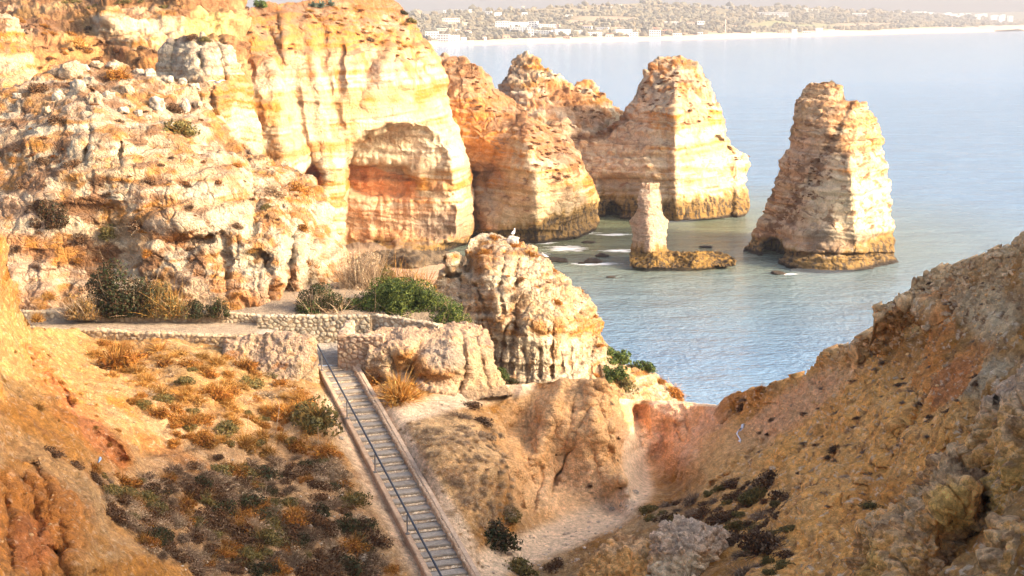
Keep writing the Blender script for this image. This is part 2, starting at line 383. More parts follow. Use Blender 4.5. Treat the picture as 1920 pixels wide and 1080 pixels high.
def colA(V, N, px, py):
    c = strata(V, .42, .62, 1.2, 3.0)
    top = sst(150, 40, py + .25 * np.abs(px - 640) * 0) * sst(-.1, .25, fbm(V, 7, 4, 8) + sst(.1, .5, N[:, 2]) * .3)
    c = mixc(c, OC * .95, .9 * top); c = mixc(c, OR, .75 * sst(0, .4, fbm(V, (3, 3, 14), 4, 71)) * sst(230, 120, py)); c = mixc(c, BR * 1.3, .75 * sst(60, 15, py + 25 * fbm(V, 6, 3, 1)) + .5 * sst(.45, .75, N[:, 2]) * sst(200, 100, py))
    c = mixc(c, WH, .55 * sst(150, 190, py) * sst(330, 230, py) * sst(-.3, .2, fbm(V, (12, 12, 4), 3, 4)))
    c = mixc(c, np.array([.50, .215, .085]), .92 * sst(1.15, .85, ell(px, py, 708, 345, 74, 28, 14) + .45 * fbm(V, 3, 4, 9)) * sst(296, 318, py + 8 * fbm(V, 4, 3, 19)))
    c = mixc(c, RD * 1.2, .9 * sst(1.1, .8, ell(px, py, 588, 335, 22, 30)))
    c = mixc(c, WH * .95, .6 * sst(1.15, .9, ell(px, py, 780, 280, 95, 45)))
    c = mixc(c, PK * 1.2, .45 * sst(360, 400, py) * sst(600, 660, px)); c = c * (1 + .25 * sst(1.15, .95, ell(px, py, 760, 350, 112, 112)))[:, None]  # alcove interior lightened in colour so its shade reads softer
    c = mixc(c, GY * .9, .7 * sst(1.2, .5, ell(px, py, 820, 425, 55, 32) + .3 * fbm(V, 3, 3, 19)))
    c = mixc(c, OR, .55 * sst(.1, .5, fbm(V, (3, 3, 12), 3, 14)) * sst(700, 600, px))
    c = crust(c, V, N, .5, 2, 1.5, .4)
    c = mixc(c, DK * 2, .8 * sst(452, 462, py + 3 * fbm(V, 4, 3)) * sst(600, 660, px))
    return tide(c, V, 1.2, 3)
rd = rockdisp(1.0, .26, .25, .16, 0, 1.3, 1.0, blk=.12, crk=.08)
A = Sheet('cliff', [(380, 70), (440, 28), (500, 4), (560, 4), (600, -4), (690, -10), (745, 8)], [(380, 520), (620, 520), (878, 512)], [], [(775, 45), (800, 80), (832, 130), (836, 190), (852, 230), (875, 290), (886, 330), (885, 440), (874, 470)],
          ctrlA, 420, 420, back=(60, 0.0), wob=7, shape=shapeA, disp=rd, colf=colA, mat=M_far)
tag(A.obj, kind='structure')

# second headland behind it
def shapeB(px, py):
    d = 3 * np.exp(-(seg_dist(px, py, [(885, 330), (886, 470)]) / 12) ** 2)
    d = d - 2.5 * np.exp(-(seg_dist(px, py, [(985, 230), (1000, 330), (1010, 440)]) / 22) ** 2)
    d = d + 3.5 * sst(1.1, .4, ell(px, py, 930, 350, 38, 60)) - 1.5 * np.exp(-(seg_dist(px, py, [(1070, 300), (1085, 430)]) / 25) ** 2)
    return d + 2.5 * sst(432, 440, py) * sst(1090, 1000, px)
def colB(V, N, px, py):
    c = strata(V, .5, .62, 1.3, 13.0)
    c = mixc(c, OR * 1.1, .85 * sst(1.2, .6, ell(px, py, 890, 260, 70, 110) + .35 * fbm(V, (8, 8, 3), 3, 5)))
    c = mixc(c, OR, .8 * sst(1.2, .6, ell(px, py, 905, 405, 32, 50)))
    c = mixc(c, WH, .65 * sst(1.2, .7, ell(px, py, 1000, 390, 110, 55) + .4 * fbm(V, 5, 3, 2)))
    c = mixc(c, BR * 1.5, .9 * sst(1.15, .8, ell(px, py, 1035, 275, 30, 75, -52) + .45 * fbm(V, 4, 4, 6)))
    c = mixc(c, BR * 1.6, .85 * sst(30, 0, py - np.interp(px, [830, 870, 905, 960, 1040, 1110], [115, 112, 140, 190, 240, 330]) - 40 + 20 * fbm(V, 4, 3, 2)) * sst(1060, 1010, px))
    c = mixc(c, BR * 1.6, .7 * sst(1.1, .7, ell(px, py, 905, 330, 22, 40) + .5 * fbm(V, 3, 3, 1)))
    c = crust(c, V, N, .7, 12, 1.5, .8)
    c = np.clip(c * [1.15, 1.1, 1.0], 0, .8)
    return tide(c, V, np.interp(V[:, 0], [-5, 8], [1.5, 5.0]), 4)
B = Sheet('cliff', [(800, 112), (832, 106), (868, 110), (905, 140), (935, 175), (960, 188), (990, 212), (1040, 243)], [(800, 480), (1000, 478), (1120, 448)], [], [(1062, 265), (1085, 290), (1105, 330), (1119, 375), (1121, 430)],
          [(800, 112, 285), (868, 110, 283), (960, 190, 281), (1040, 243, 281), (800, 480, 255), (890, 300, 266), (960, 300, 260), (1010, 320, 256), (1060, 330, 258), (1105, 340, 270), (1120, 400, 274), (1085, 430, 263), (1010, 440, 254), (890, 440, 257),
           (1000, 478, 252), (1120, 448, 268), (900, 180, 275), (1000, 250, 266)], 260, 260, back=(45, .12), shape=shapeB, disp=rockdisp(1.0, .32, .2, .22, .8, 1.3, 5.0, blk=.2, crk=.18), colf=colB, mat=M_far)
tag(B.obj, kind='structure')

# far pyramid peak
def colC(V, N, px, py):
    c = strata(V, .3, .55, 1.3, 23.0)
    c = mixc(c, GY * .8, .8 * sst(1000, 960, px + .3 * (py - 150)) * sst(-.3, .2, fbm(V, 4, 3, 1)))
    c = mixc(c, (OR * .75 + BR * .4), .8 * sst(-.15, .3, fbm(V, 5, 4, 2)) * sst(975, 1010, px))
    return mixc(c, BR * 1.6, .7 * sst(1.2, .7, ell(px, py, 1080, 200, 60, 25, 30)))
Cc = Sheet('sea_stack', [(925, 200), (932, 172), (942, 152), (965, 112), (985, 100), (1000, 103), (1022, 130), (1055, 155), (1080, 165), (1092, 151), (1105, 152), (1122, 170), (1140, 190), (1167, 213)], [(900, 420), (1000, 420), (1160, 400)], [], [(1172, 260)],
           [(925, 190, 322), (985, 100, 326), (1055, 155, 322), (1100, 150, 326), (1167, 213, 328), (985, 200, 310), (1060, 220, 312), (1120, 230, 316), (900, 420, 300), (1000, 420, 298), (1160, 400, 304)], 170, 170, back=(30, .75),
           disp=rockdisp(1.2, .3, .7, .7, 1.2, 1.3, 9.0), colf=colC, mat=M_far)
tag(Cc.obj, 'pointed grey and orange rock peak rising behind the second headland', 'sea stack')

# domed stack with the saddle
def shapeD(px, py):
    d = 2.0 * sst(1115, 1130, px) * sst(1215, 1195, px) * sst(322, 340, py)
    d = d + 5 * sst(1.1, .7, ell(px, py, 1150, 400, 14, 22)) - 1.6 * np.exp(-(seg_dist(px, py, [(1265, 160), (1268, 400)]) / 10) ** 2)
    return d - 2.5 * sst(1370, 1385, px) * sst(285, 300, py)
def colD(V, N, px, py):
    c = strata(V, .55, .42, 1.3, 33.0)
    c = mixc(c, OC * 1.0, .6 * sst(8, 2, np.abs(py - 318 + 3 * fbm(V, 5, 2)))) ; c = mixc(c, PK, .5 * sst(1250, 1200, px))
    top = sst(40, -10, py - np.interp(px, [1100, 1170, 1210, 1280, 1340, 1370], [215, 225, 170, 175, 170, 230]) + 25 * fbm(V, 4, 4, 3))
    c = mixc(c, GY * .95, .65 * top); c = mixc(c, OR * .8, .85 * top * sst(-.05, .25, fbm(V, 3.5, 4, 5)))
    c = mixc(c, BR, .9 * sst(14, 4, seg_dist(px, py, [(1080, 262), (1115, 252), (1145, 240), (1172, 222)]) + 6 * fbm(V, 3, 3, 2)))
    c = mixc(c, WH * 1.1, .55 * sst(270, 300, py) * sst(395, 370, py) * sst(-.2, .1, fbm(V, (8, 8, 2), 3, 71)))
    c = mixc(c, GY * .6, .55 * sst(1220, 1190, px) * sst(320, 350, py))
    c = crust(c, V, N, .6, 22, 1.5, .7)
    c = np.clip(c * [1.18, 1.16, 1.08], 0, .8)
    return tide(c, V, 4.2, 7)
D = Sheet('sea_stack', [(1030, 235), (1060, 225), (1090, 245), (1120, 246), (1148, 236), (1170, 215), (1185, 188), (1197, 160), (1208, 140), (1224, 121), (1243, 110), (1262, 106), (1282, 107), (1300, 115), (1317, 130), (1332, 150), (1345, 178), (1355, 210)], [(1030, 415), (1120, 414), (1250, 414), (1398, 408)], [(1030, 300)],
          [(1370, 280), (1378, 288), (1398, 294), (1404, 318), (1399, 350), (1401, 390)],
          [(1030, 240, 300), (1120, 246, 300), (1195, 165, 302), (1260, 110, 304), (1340, 165, 304), (1355, 210, 302), (1280, 200, 292), (1200, 280, 290), (1120, 320, 292), (1050, 320, 300), (1265, 320, 284), (1330, 320, 290), (1380, 330, 300), (1403, 320, 308),
           (1030, 415, 296), (1120, 414, 288), (1265, 414, 282), (1350, 410, 287), (1399, 400, 294)], 260, 240, back=(26, .5), shape=shapeD, disp=rockdisp(.8, .32, .14, .2, 1.0, 1.3, 12.0, blk=.2, crk=.18), colf=colD, mat=M_far)
tag(D.obj, 'broad domed sea stack joined by a low saddle to the peak on its left', 'sea stack')

# right-hand stack
def shapeE(px, py):
    d = 7 * sst(1.15, .75, ell(px, py, 1452, 470, 24, 26))
    d = d + .8 * np.exp(-(seg_dist(px, py, [(1592, 195), (1570, 240), (1545, 290), (1515, 350)]) / 8) ** 2)
    d = d - 1.5 * np.exp(-(seg_dist(px, py, [(1595, 300), (1600, 360), (1612, 470)]) / 14) ** 2)
    d = d + 1.6 * sst(4, 1, np.abs(py - 476)) * sst(1460, 1480, px) - 1.6 * sst(480, 486, py) * sst(1460, 1480, px)
    return d
def colE(V, N, px, py):
    c = strata(V, .45, .45, 1.1, 43.0)
    c = mixc(c, PK, .5 * sst(1600, 1540, px))
    c = mixc(c, WH, .5 * sst(1.2, .8, ell(px, py, 1580, 360, 80, 28)) + .4 * sst(.0, .2, fbm(V, (3, 3, 14), 2, 4)) * sst(1570, 1620, px) * sst(330, 360, py))
    v = sst(30, 5, seg_dist(px, py, [(1590, 200), (1560, 270), (1520, 330), (1475, 400), (1440, 450)]) + 22 * fbm(V, 2.5, 4, 3))
    c = mixc(c, BR * 1.1, .9 * v * sst(-.25, .1, fbm(V, (1.5, 1.5, .8), 3, 6)))
    c = mixc(c, TAN * .8, .6 * sst(310, 180, py + 30 * fbm(V, 4, 3, 77)) * sst(-.2, .2, fbm(V, 3, 3, 2))); c = mixc(c, WH * 1.1, .6 * sst(320, 345, py) * sst(455, 430, py) * sst(1480, 1530, px))
    c = mixc(c, BR, .9 * sst(.2, .32, fbm(V, (2.2, 2.2, 1.2), 4, 16)) * sst(460, 430, py) * .8)
    c = crust(c, V, N, .5, 32, 1.2, .8)
    c = mixc(c, GY * .45, .7 * sst(425, 440, py + 9 * fbm(V, (1, 1, 3), 3, 2)) * sst(1500, 1530, px))
    c = np.clip(c * [1.22, 1.2, 1.12], 0, .8)
    return tide(c, V, np.interp(px, [1400, 1480, 1560, 1680], [2.2, 1.8, 2.0, 4.2]), 9)
E = Sheet('sea_stack', [(1512, 166), (1540, 152), (1560, 149), (1578, 158), (1590, 188), (1608, 197), (1622, 195)], [(1394, 480), (1460, 482), (1463, 503), (1560, 508), (1682, 504)],
          [(1496, 182), (1488, 208), (1492, 230), (1478, 252), (1476, 280), (1460, 302), (1452, 345), (1436, 380), (1417, 428), (1408, 455), (1396, 466)], [(1640, 222), (1655, 248), (1659, 262), (1652, 290), (1666, 322), (1672, 400), (1678, 440), (1676, 478), (1682, 486)],
          [(1512, 166, 246), (1560, 149, 245), (1615, 196, 244), (1655, 250, 246), (1490, 210, 244), (1476, 280, 245), (1436, 380, 245), (1396, 470, 246), (1560, 220, 238), (1600, 260, 236), (1540, 320, 234), (1610, 340, 231), (1665, 330, 242), (1676, 440, 240),
           (1500, 400, 235), (1600, 440, 229), (1460, 440, 240), (1480, 490, 231), (1600, 500, 227), (1682, 500, 236), (1394, 480, 245)], 240, 320, back=(20, .5), shape=shapeE, disp=rockdisp(.7, .32, .12, .18, .5, 1.1, 15.0, blk=.22, crk=.2), colf=colE, mat=M_far)
tag(E.obj, 'tall tapering sea stack standing alone in open water, rightmost of the rocks', 'sea stack')

# small pillar and ledge
Fp = Sheet('rock_pillar', [(1199, 356), (1203, 345), (1222, 341), (1236, 345), (1239, 360)], [(1182, 474), (1215, 475), (1253, 473)], [(1196, 372), (1195, 395), (1186, 408), (1181, 416), (1186, 430)], [(1240, 380), (1242, 398), (1251, 415), (1249, 432), (1250, 462)],
           [(1202, 352, 234), (1220, 341, 234), (1236, 362, 234), (1218, 380, 231), (1181, 416, 234), (1251, 415, 234), (1215, 430, 230), (1184, 474, 233), (1220, 475, 229), (1253, 473, 233)], 90, 130, back=(6, .45), kb=10,
           disp=rockdisp(.25, .07, .06, .16, .3, .6, 18.0, blk=.12, crk=.1), colf=lambda V, N, px, py: tide(crust(mixc(strata(V, .5, .35, .8, 53.0), np.array([.50, .35, .25]), .6 * np.ones(len(V))), V, N, .6, 3, 1, .5), V, 2.7, 2), mat=M_mid)
tag(Fp.obj, 'slim pale rock pillar standing on the left end of a low flat ledge', 'rock pillar')
Lg = Sheet('rock_ledge', [(1180, 472), (1192, 464), (1250, 468), (1270, 473), (1330, 472), (1366, 476), (1376, 484)], [(1181, 498), (1240, 502), (1310, 501), (1379, 497)], [(1179, 482)], [(1380, 490)],
           [(1180, 472, 232), (1250, 468, 234), (1330, 472, 233), (1376, 484, 231), (1181, 498, 227), (1240, 478, 227.5), (1240, 502, 225.5), (1310, 480, 227), (1310, 501, 225.5), (1379, 497, 227)], 160, 44, back=(5, .3), kb=8,
           disp=rockdisp(.2, .25, .15, .3, .4, .6, 21.0), colf=lambda V, N, px, py: mixc(tide(np.tile(OC * .55, (len(V), 1)), V, 2.4, 6), AL * 1.1, .5 * sst(0, .3, fbm(V, (.7, .7, 2), 3, 1))), mat=M_mid)
tag(Lg.obj, 'long low flat ledge of dark rock awash under the slim pillar', 'rock ledge')

# small rocks awash
def boulder(name, loc, size, seed, col, mat, label=None, cat=None, group=None, rough=.22, parent=None, res=28):
    th = np.linspace(0, np.pi, res // 2 + 1); ph = np.linspace(0, 2 * np.pi, res, endpoint=False)
    v = np.array([[math.sin(t) * math.cos(p), math.sin(t) * math.sin(p), math.cos(t)] for t in th for p in ph])
    d = 1 + rough * 1.6 * fbm(v, .9, 3, seed) ; f1, f2, _ = worley(v, .8, seed); d = d * (1 - rough * .8 * sst(.4, 0, f2 - f1) * .6)
    v2 = np.sign(v) * np.abs(v) ** .8 * d[:, None] * np.array(size)
    n = len(ph); i = np.arange(len(v)).reshape(len(th), n); j = np.roll(i, -1, 1)
    f = np.stack([i[:-1], i[1:], j[1:], j[:-1]], -1).reshape(-1, 4)
    c = mixc(np.tile(col, (len(v), 1)), np.array(col) * .55, .8 * sst(-.1, .3, fbm(v, .6, 3, seed + 4)))
    o = link_mesh(name, v2, f, mat, c, True, parent); o.location = loc
    if label: tag(o, label, cat, group)
    return o
for k, (px, py, wx, hz, lab) in enumerate(((1113, 491, 18, 5, 'dark wet rock awash below the foam, largest of a loose cluster'), (1130, 480, 13, 4, 'dark wet rock behind the largest awash one'), (1090, 493, 7, 2, 'tiny dark rock left of the largest awash one'),
                                      (1040, 488, 26, 4, 'long flat wet rock showing beside the fluted outcrop'), (1103, 454, 15, 2, 'low wet rock in the foam under the second headland'), (1324, 463, 12, 2, 'thin dark rock just behind the low flat ledge'),
                                      (1460, 512, 16, 3.2, 'dark wet rock in front of the foot of the rightmost stack'), (1145, 519, 9, 1.5, 'faint submerged rock left of the ledge in open water'))):
    Y = Yz(py, 0.1); q = P3(px, py, Y); m_ = Y / FPX
    boulder('sea_rock', (q[0], q[1], .05), (wx * m_, wx * m_ * .8, hz * m_ * 1.3), k * 3.1, DK * 1.2, M_mid, lab, 'rock', 'rocks awash in the bay', .25)
# ------------------------------------------------------------ upper-left background cliffs
def colS(V, N, px, py):
    c = mixc(np.tile(OC * .9, (len(V), 1)), TAN, .6 + fbm(V, 9, 4, 1))
    f = sst(1.1, .9, ell(px, py, 262, 55, 88, 42)); c = mixc(c, strata(V, .5, .5, 1, 60), .9 * np.maximum(f, sst(1.1, .8, ell(px, py, 60, 60, 60, 20))))
    c = mixc(c, np.array([.5, .36, .14]), .8 * sst(1.1, .9, ell(px, py, 395, 60, 50, 55)))
    c = mixc(c, BR * 1.3, .85 * sst(14, 4, py + 8 * fbm(V, 5, 3, 3)) * sst(60, 110, px))
    c = mixc(c, PK, .8 * sst(5, 0, np.abs(py - 14)) * sst(120, 60, px))
    c = mixc(c, OR * .8, .5 * sst(0, .4, fbm(V, 8, 4, 12)) * sst(90, 110, py))
    c = mixc(c, BR * 1.6, .8 * sst(-.05, .3, fbm(V, 6, 4, 24)) * (1 - .8 * f))
    return mixc(c, BR * 1.2, .8 * sst(-.05, .3, fbm(V, 5, 4, 22)) * sst(.2, .6, N[:, 2]))
S1 = Sheet('cliff', [(-80, -25), (100, -20), (300, -25), (460, -20)], [(-80, 280), (200, 270), (470, 260)], [], [],
           [(-80, -25, 235), (200, -20, 235), (460, -20, 235), (0, 15, 215), (200, 14, 200), (350, 8, 205), (440, 5, 215), (200, 90, 192), (320, 95, 192), (395, 60, 202), (440, 110, 196), (60, 60, 190), (0, 100, 175), (-80, 280, 140), (200, 200, 165), (300, 130, 180), (470, 260, 170), (100, 110, 180)],
           220, 150, back=(80, 0), disp=rockdisp(1.0, .5, .6, .6, .5, 1.2, 60.), colf=colS, mat=M_far, sides='T')
tag(S1.obj, kind='structure')
def colKn(V, N, px, py): return crust(strata(V, .3, .7, 1, 64), V, N, .5, 3, 1, .9)
Kn1 = Sheet('rock_knoll', [(-60, 40), (0, 27), (18, 30), (38, 47), (52, 72)], [(-60, 230), (75, 230)], [], [(60, 100), (70, 140)], [(-60, 40, 152), (10, 28, 152), (52, 72, 153), (0, 100, 146), (50, 120, 149), (-60, 230, 142), (75, 230, 150)],
            70, 80, back=(14, .4), disp=rockdisp(.6, .2, .3, .3, .4, .8, 66.), colf=colKn, mat=M_mid)
tag(Kn1.obj, 'rounded ochre knoll at the upper left edge behind the bouldery cliff', 'rock')
Kn2 = Sheet('rock_knoll', [(-60, 118), (0, 122), (20, 128), (42, 140), (50, 152)], [(-60, 250), (60, 250)], [], [(56, 175)], [(-60, 118, 132), (20, 125, 132), (50, 152, 133), (0, 180, 126), (-60, 250, 122), (60, 250, 128)],
            60, 60, back=(10, .4), disp=rockdisp(.5, .2, .3, .3, .4, .7, 68.), colf=colKn, mat=M_mid)
tag(Kn2.obj, 'lower ochre rock hump right behind the top of the bouldery cliff at far left', 'rock')
# pale chunk standing before the big cliff
def shapeH(px, py):
    d = 0
    for pts, wd, dp in (([(373, 70), (378, 130)], 6, 1.2), ([(330, 80), (322, 140)], 6, .8), ([(410, 90), (420, 150)], 6, .9), ([(395, 170), (398, 240)], 7, .8)): d = d + dp * np.exp(-(seg_dist(px, py, pts) / wd) ** 2)
    return d
H = Sheet('rock_tower', [(297, 118), (306, 92), (322, 74), (348, 66), (362, 66), (385, 68), (410, 78), (430, 88)], [(290, 380), (490, 380)], [(294, 150)], [(441, 112), (452, 135), (468, 165), (478, 200), (486, 250), (485, 300)],
          [(297, 118, 154), (322, 74, 154), (362, 66, 153), (430, 88, 155), (360, 120, 149), (400, 150, 147), (330, 180, 148), (470, 200, 152), (486, 270, 153), (430, 250, 145), (290, 380, 148), (400, 380, 142), (490, 380, 148)],
          130, 170, back=(16, .4), shape=shapeH, disp=rockdisp(.6, .22, .3, .2, .4, .8, 70., blk=.15, crk=.15),
          colf=lambda V, N, px, py: crust(mixc(mixc(strata(V, .6, .4, .8, 72), OC, .7 * sst(1.1, .7, ell(px, py, 420, 180, 22, 40))), GY * 1.1, .7 * sst(150, 100, py) * sst(-.2, .2, fbm(V, 2, 3, 5))), V, N, .5, 5, 1, .5), mat=M_mid)
tag(H.obj, 'pale blocky rock tower with grey crown in front of the main cliff', 'rock')

# ------------------------------------------------------------ near left cliff with boulders
def shapeG(px, py):
    d = 0
    for pts, wd, dp in (([(540, 380), (545, 470), (540, 560)], 8, 1.6), ([(460, 300), (475, 380), (470, 440)], 10, .8), ([(165, 170), (168, 250), (160, 300)], 6, .8), ([(225, 270), (228, 340)], 4, .6), ([(500, 480), (505, 580)], 8, .8),
                        ([(575, 440), (580, 560)], 7, .9), ([(420, 440), (430, 590)], 8, .7), ([(60, 480), (40, 600)], 16, .4), ([(125, 510), (105, 590)], 14, .4), ([(520, 330), (528, 420)], 7, .9)):
        d = d + dp * np.exp(-(seg_dist(px, py, pts) / wd) ** 2)
    d = d + 1.1 * sst(1.1, .5, ell(px, py, 345, 458, 75, 22)) + .9 * sst(1.1, .6, ell(px, py, 480, 492, 26, 26)) + .5 * sst(1.1, .4, ell(px, py, 300, 540, 60, 30))
    d = d - .7 * sst(1.15, .4, ell(px, py, 340, 415, 80, 20)) - .4 * sst(1.1, .4, ell(px, py, 110, 490, 50, 22, -20)) - .9 * sst(1.1, .4, ell(px, py, 520, 380, 40, 50))
    return d
def dispG(V, N, px, py):
    d = rockdisp(1.1, .2, .14, .2, .2, .9, 80., blk=.15, crk=.11)(V, N, px, py)
    f1, f2, idv = worley(V, 1.6, 5); g1, g2, _ = worley(V, .6, 8)
    m = sst(330, 230, py) * sst(-.3, .1, fbm(V, 4, 3, 7))
    d = d + m * (.24 * sst(0, .5, f2 - f1) * idv * 1.5) + .03 * sst(0, .35, g2 - g1)
    fl = sst(420, 470, px) * ridged(V, (.8, .8, 3.5), 3, 2)
    return d + .3 * fl
def colG(V, N, px, py):
    c = strata(V, .38, .55, .7, 83)
    c = mixc(c, PK, .55 * sst(.0, .4, fbm(V, 6, 3, 1)) * sst(420, 300, px))
    c = mixc(c, OR, .8 * sst(1.15, .6, ell(px, py, 340, 452, 80, 26) + .3 * fbm(V, 2, 3, 4)) + .6 * sst(1.1, .5, ell(px, py, 60, 460, 80, 22, 12) + .4 * fbm(V, 2, 3, 6)) + .75 * sst(1.1, .5, ell(px, py, 380, 545, 110, 35, 15) + .4 * fbm(V, 2, 3, 8)))
    c = mixc(c, TAN * 1.05, .8 * sst(1.15, .6, ell(px, py, 210, 430, 110, 50, 20) + .3 * fbm(V, 3, 3, 9)))
    c = mixc(c, GY * 1.05, .6 * sst(290, 170, py) * sst(-.2, .2, fbm(V, 2.4, 4, 17)))
    c = mixc(c, WH, .5 * sst(-.05, .3, fbm(V, (2, 2, 3), 3, 20)) * sst(430, 520, px + .3 * py - 150))
    c = mixc(c, OC, .85 * sst(.05, .28, fbm(V, 2.2, 4, 27))); c = mixc(c, WH * 1.05, .6 * sst(.1, .35, fbm(V, (3, 3, 2), 4, 28)))
    c = mixc(c, BR * 1.2, .9 * sst(.12, .32, fbm(V, (2.2, 2.2, 1.6), 4, 30)) * sst(470, 380, px))
    c = mixc(c, OR * .8, .8 * sst(.15, .35, fbm(V, (1.6, 1.6, 2.6), 4, 33)) * sst(380, 470, px))
    return crust(c, V, N, .45, 40, .7, .5)
G = Sheet('cliff', [(-80, 215), (0, 182), (40, 165), (68, 135), (100, 120), (135, 112), (175, 114), (215, 113), (250, 120), (282, 140), (318, 158), (350, 172), (375, 200), (402, 222), (435, 252), (470, 288), (505, 318), (548, 338)],
          [(-80, 612), (300, 612), (612, 612)], [], [(575, 352), (592, 385), (612, 428), (626, 470), (624, 540), (612, 590)],
          [(-80, 612, 84), (0, 600, 86), (300, 605, 88), (600, 605, 92), (0, 450, 90), (200, 430, 92.5), (300, 450, 91), (450, 500, 90), (560, 480, 93), (624, 480, 99), (0, 300, 95), (200, 250, 96), (300, 300, 95), (420, 330, 97), (500, 330, 102), (548, 338, 105),
           (-80, 215, 104), (0, 185, 104), (135, 112, 109), (280, 140, 109), (375, 200, 108), (435, 252, 107), (575, 352, 104), (612, 428, 101), (200, 170, 104), (300, 210, 103)],
          460, 400, back=(25, 0), wob=7, shape=shapeG, disp=dispG, colf=colG, mat=M_mid)
tag(G.obj, kind='structure')

# ------------------------------------------------------------ fluted outcrop in front of the bay
KG = [([(864, 520), (864, 592)], 2.6, 1.0), ([(872, 500), (893, 540), (913, 588), (918, 630)], 3.0, 1.3), ([(950, 613), (938, 684)], 3, .9), ([(958, 650), (957, 700)], 3, .8), ([(981, 657), (990, 687), (987, 720)], 3, 1.0),
      ([(1013, 655), (1013, 710)], 2.5, .8), ([(1036, 600), (1035, 710)], 3, 1.1), ([(1052, 660), (1056, 700)], 2.5, .7), ([(1070, 640), (1072, 715)], 3, .7), ([(1092, 640), (1088, 715)], 3, .6), ([(945, 480), (935, 540), (946, 590)], 5, 1.1),
      ([(965, 500), (968, 600), (962, 640)], 8, 1.4), ([(884, 640), (886, 700)], 3, .8), ([(905, 600), (902, 680)], 3, .9), ([(925, 640), (930, 720)], 4, .8), ([(1040, 575), (1020, 640)], 4, .6), ([(880, 580), (881, 610)], 2.5, .6), ([(897, 585), (897, 612)], 2.5, .6), ([(1110, 650), (1105, 720)], 4, .7)]
def shapeK(px, py):
    d = 0
    for pts, wd, dp in KG: d = d + .5 * dp * np.exp(-(seg_dist(px, py, pts) / wd) ** 2)
    d = d + .35 * sst(618, 626, py) * sst(960, 985, px) * sst(1125, 1105, px)
    d = d - .9 * sst(1.1, .3, ell(px, py, 848, 500, 16, 14)) - .8 * sst(1.1, .4, ell(px, py, 940, 585, 16, 40)) + .8 * sst(1.2, .7, ell(px, py, 850, 516, 20, 5))
    return d
def dispK(V, N, px, py):
    d = rockdisp(.5, .2, .2, .2, .2, .6, 90., blk=.18, crk=.2)(V, N, px, py); g1, g2, i = worley(V, .75, 3)
    return d + .16 * sst(0, .35, g2 - g1) * sst(920, 990, px) * sst(640, 610, py) + .05 * sst(0, .35, g2 - g1)
def colK(V, N, px, py):
    c = strata(V, .6, .35, .6, 93)
    c = mixc(c, WH, .65 * sst(1.15, .8, ell(px, py, 890, 560, 60, 40)) + .85 * sst(628, 640, py) * sst(1120, 1080, px))
    c = mixc(c, OC * 1.05, .8 * sst(12, 3, np.abs(py - 612 + 6 * fbm(V, 2, 2)) - 8) * sst(-.4, .1, fbm(V, 1.5, 3, 2)))
    c = mixc(c, OC, .55 * sst(.1, .35, fbm(V, (1.2, 1.2, 3), 3, 7)))
    c = mixc(c, OC * 1.1, .7 * sst(1.2, .7, ell(px, py, 905, 485, 30, 26) + .3 * fbm(V, 1, 3, 2)))
    c = mixc(c, TAN, .6 * sst(970, 1000, px) * sst(620, 600, py) * sst(-.2, .2, fbm(V, 1.4, 3, 5)))
    c = mixc(c, GY, .45 * sst(0, .3, fbm(V, 1.6, 3, 9)) * sst(560, 500, py + .0 * px))
    for pts, wd, dp in KG: c = mixc(c, OC * .8, .4 * np.exp(-(seg_dist(px, py, pts) / (wd * .6)) ** 2))
    return crust(c, V, N, .5, 50, .6, .5)
K = Sheet('rock_outcrop', [(818, 545), (820, 520), (834, 505), (842, 494), (838, 483), (850, 474), (862, 482), (867, 498), (877, 496), (874, 470), (882, 449), (900, 440), (920, 438), (945, 450), (968, 462), (1000, 470), (1026, 492), (1055, 520), (1082, 545), (1104, 568), (1116, 595),
                           (1125, 612), (1114, 632), (1130, 648), (1150, 662), (1172, 685), (1200, 690), (1232, 706), (1258, 728), (1283, 756)],
          [(812, 790), (1000, 795), (1290, 800)], [(812, 600)], [],
          [(818, 545, 122), (848, 474, 122), (877, 490, 125), (900, 440, 127), (968, 462, 127), (1026, 492, 127), (1104, 568, 128), (1120, 610, 128), (1114, 632, 126), (850, 600, 118.5), (940, 600, 117), (1000, 560, 118.5), (1050, 600, 118), (950, 700, 116), (1060, 700, 116), (840, 700, 119),
           (910, 500, 120), (980, 520, 121), (1100, 700, 118), (1150, 662, 126), (1200, 690, 128), (1283, 756, 129), (1200, 740, 122), (812, 790, 116), (1000, 795, 113), (1290, 800, 122), (960, 480, 124)],
          400, 300, back=(14, .25), shape=shapeK, disp=dispK, colf=colK, mat=M_mid)
tag(K.obj, 'pale fluted limestone outcrop with ochre bands between the terrace wall and the bay', 'rock outcrop')

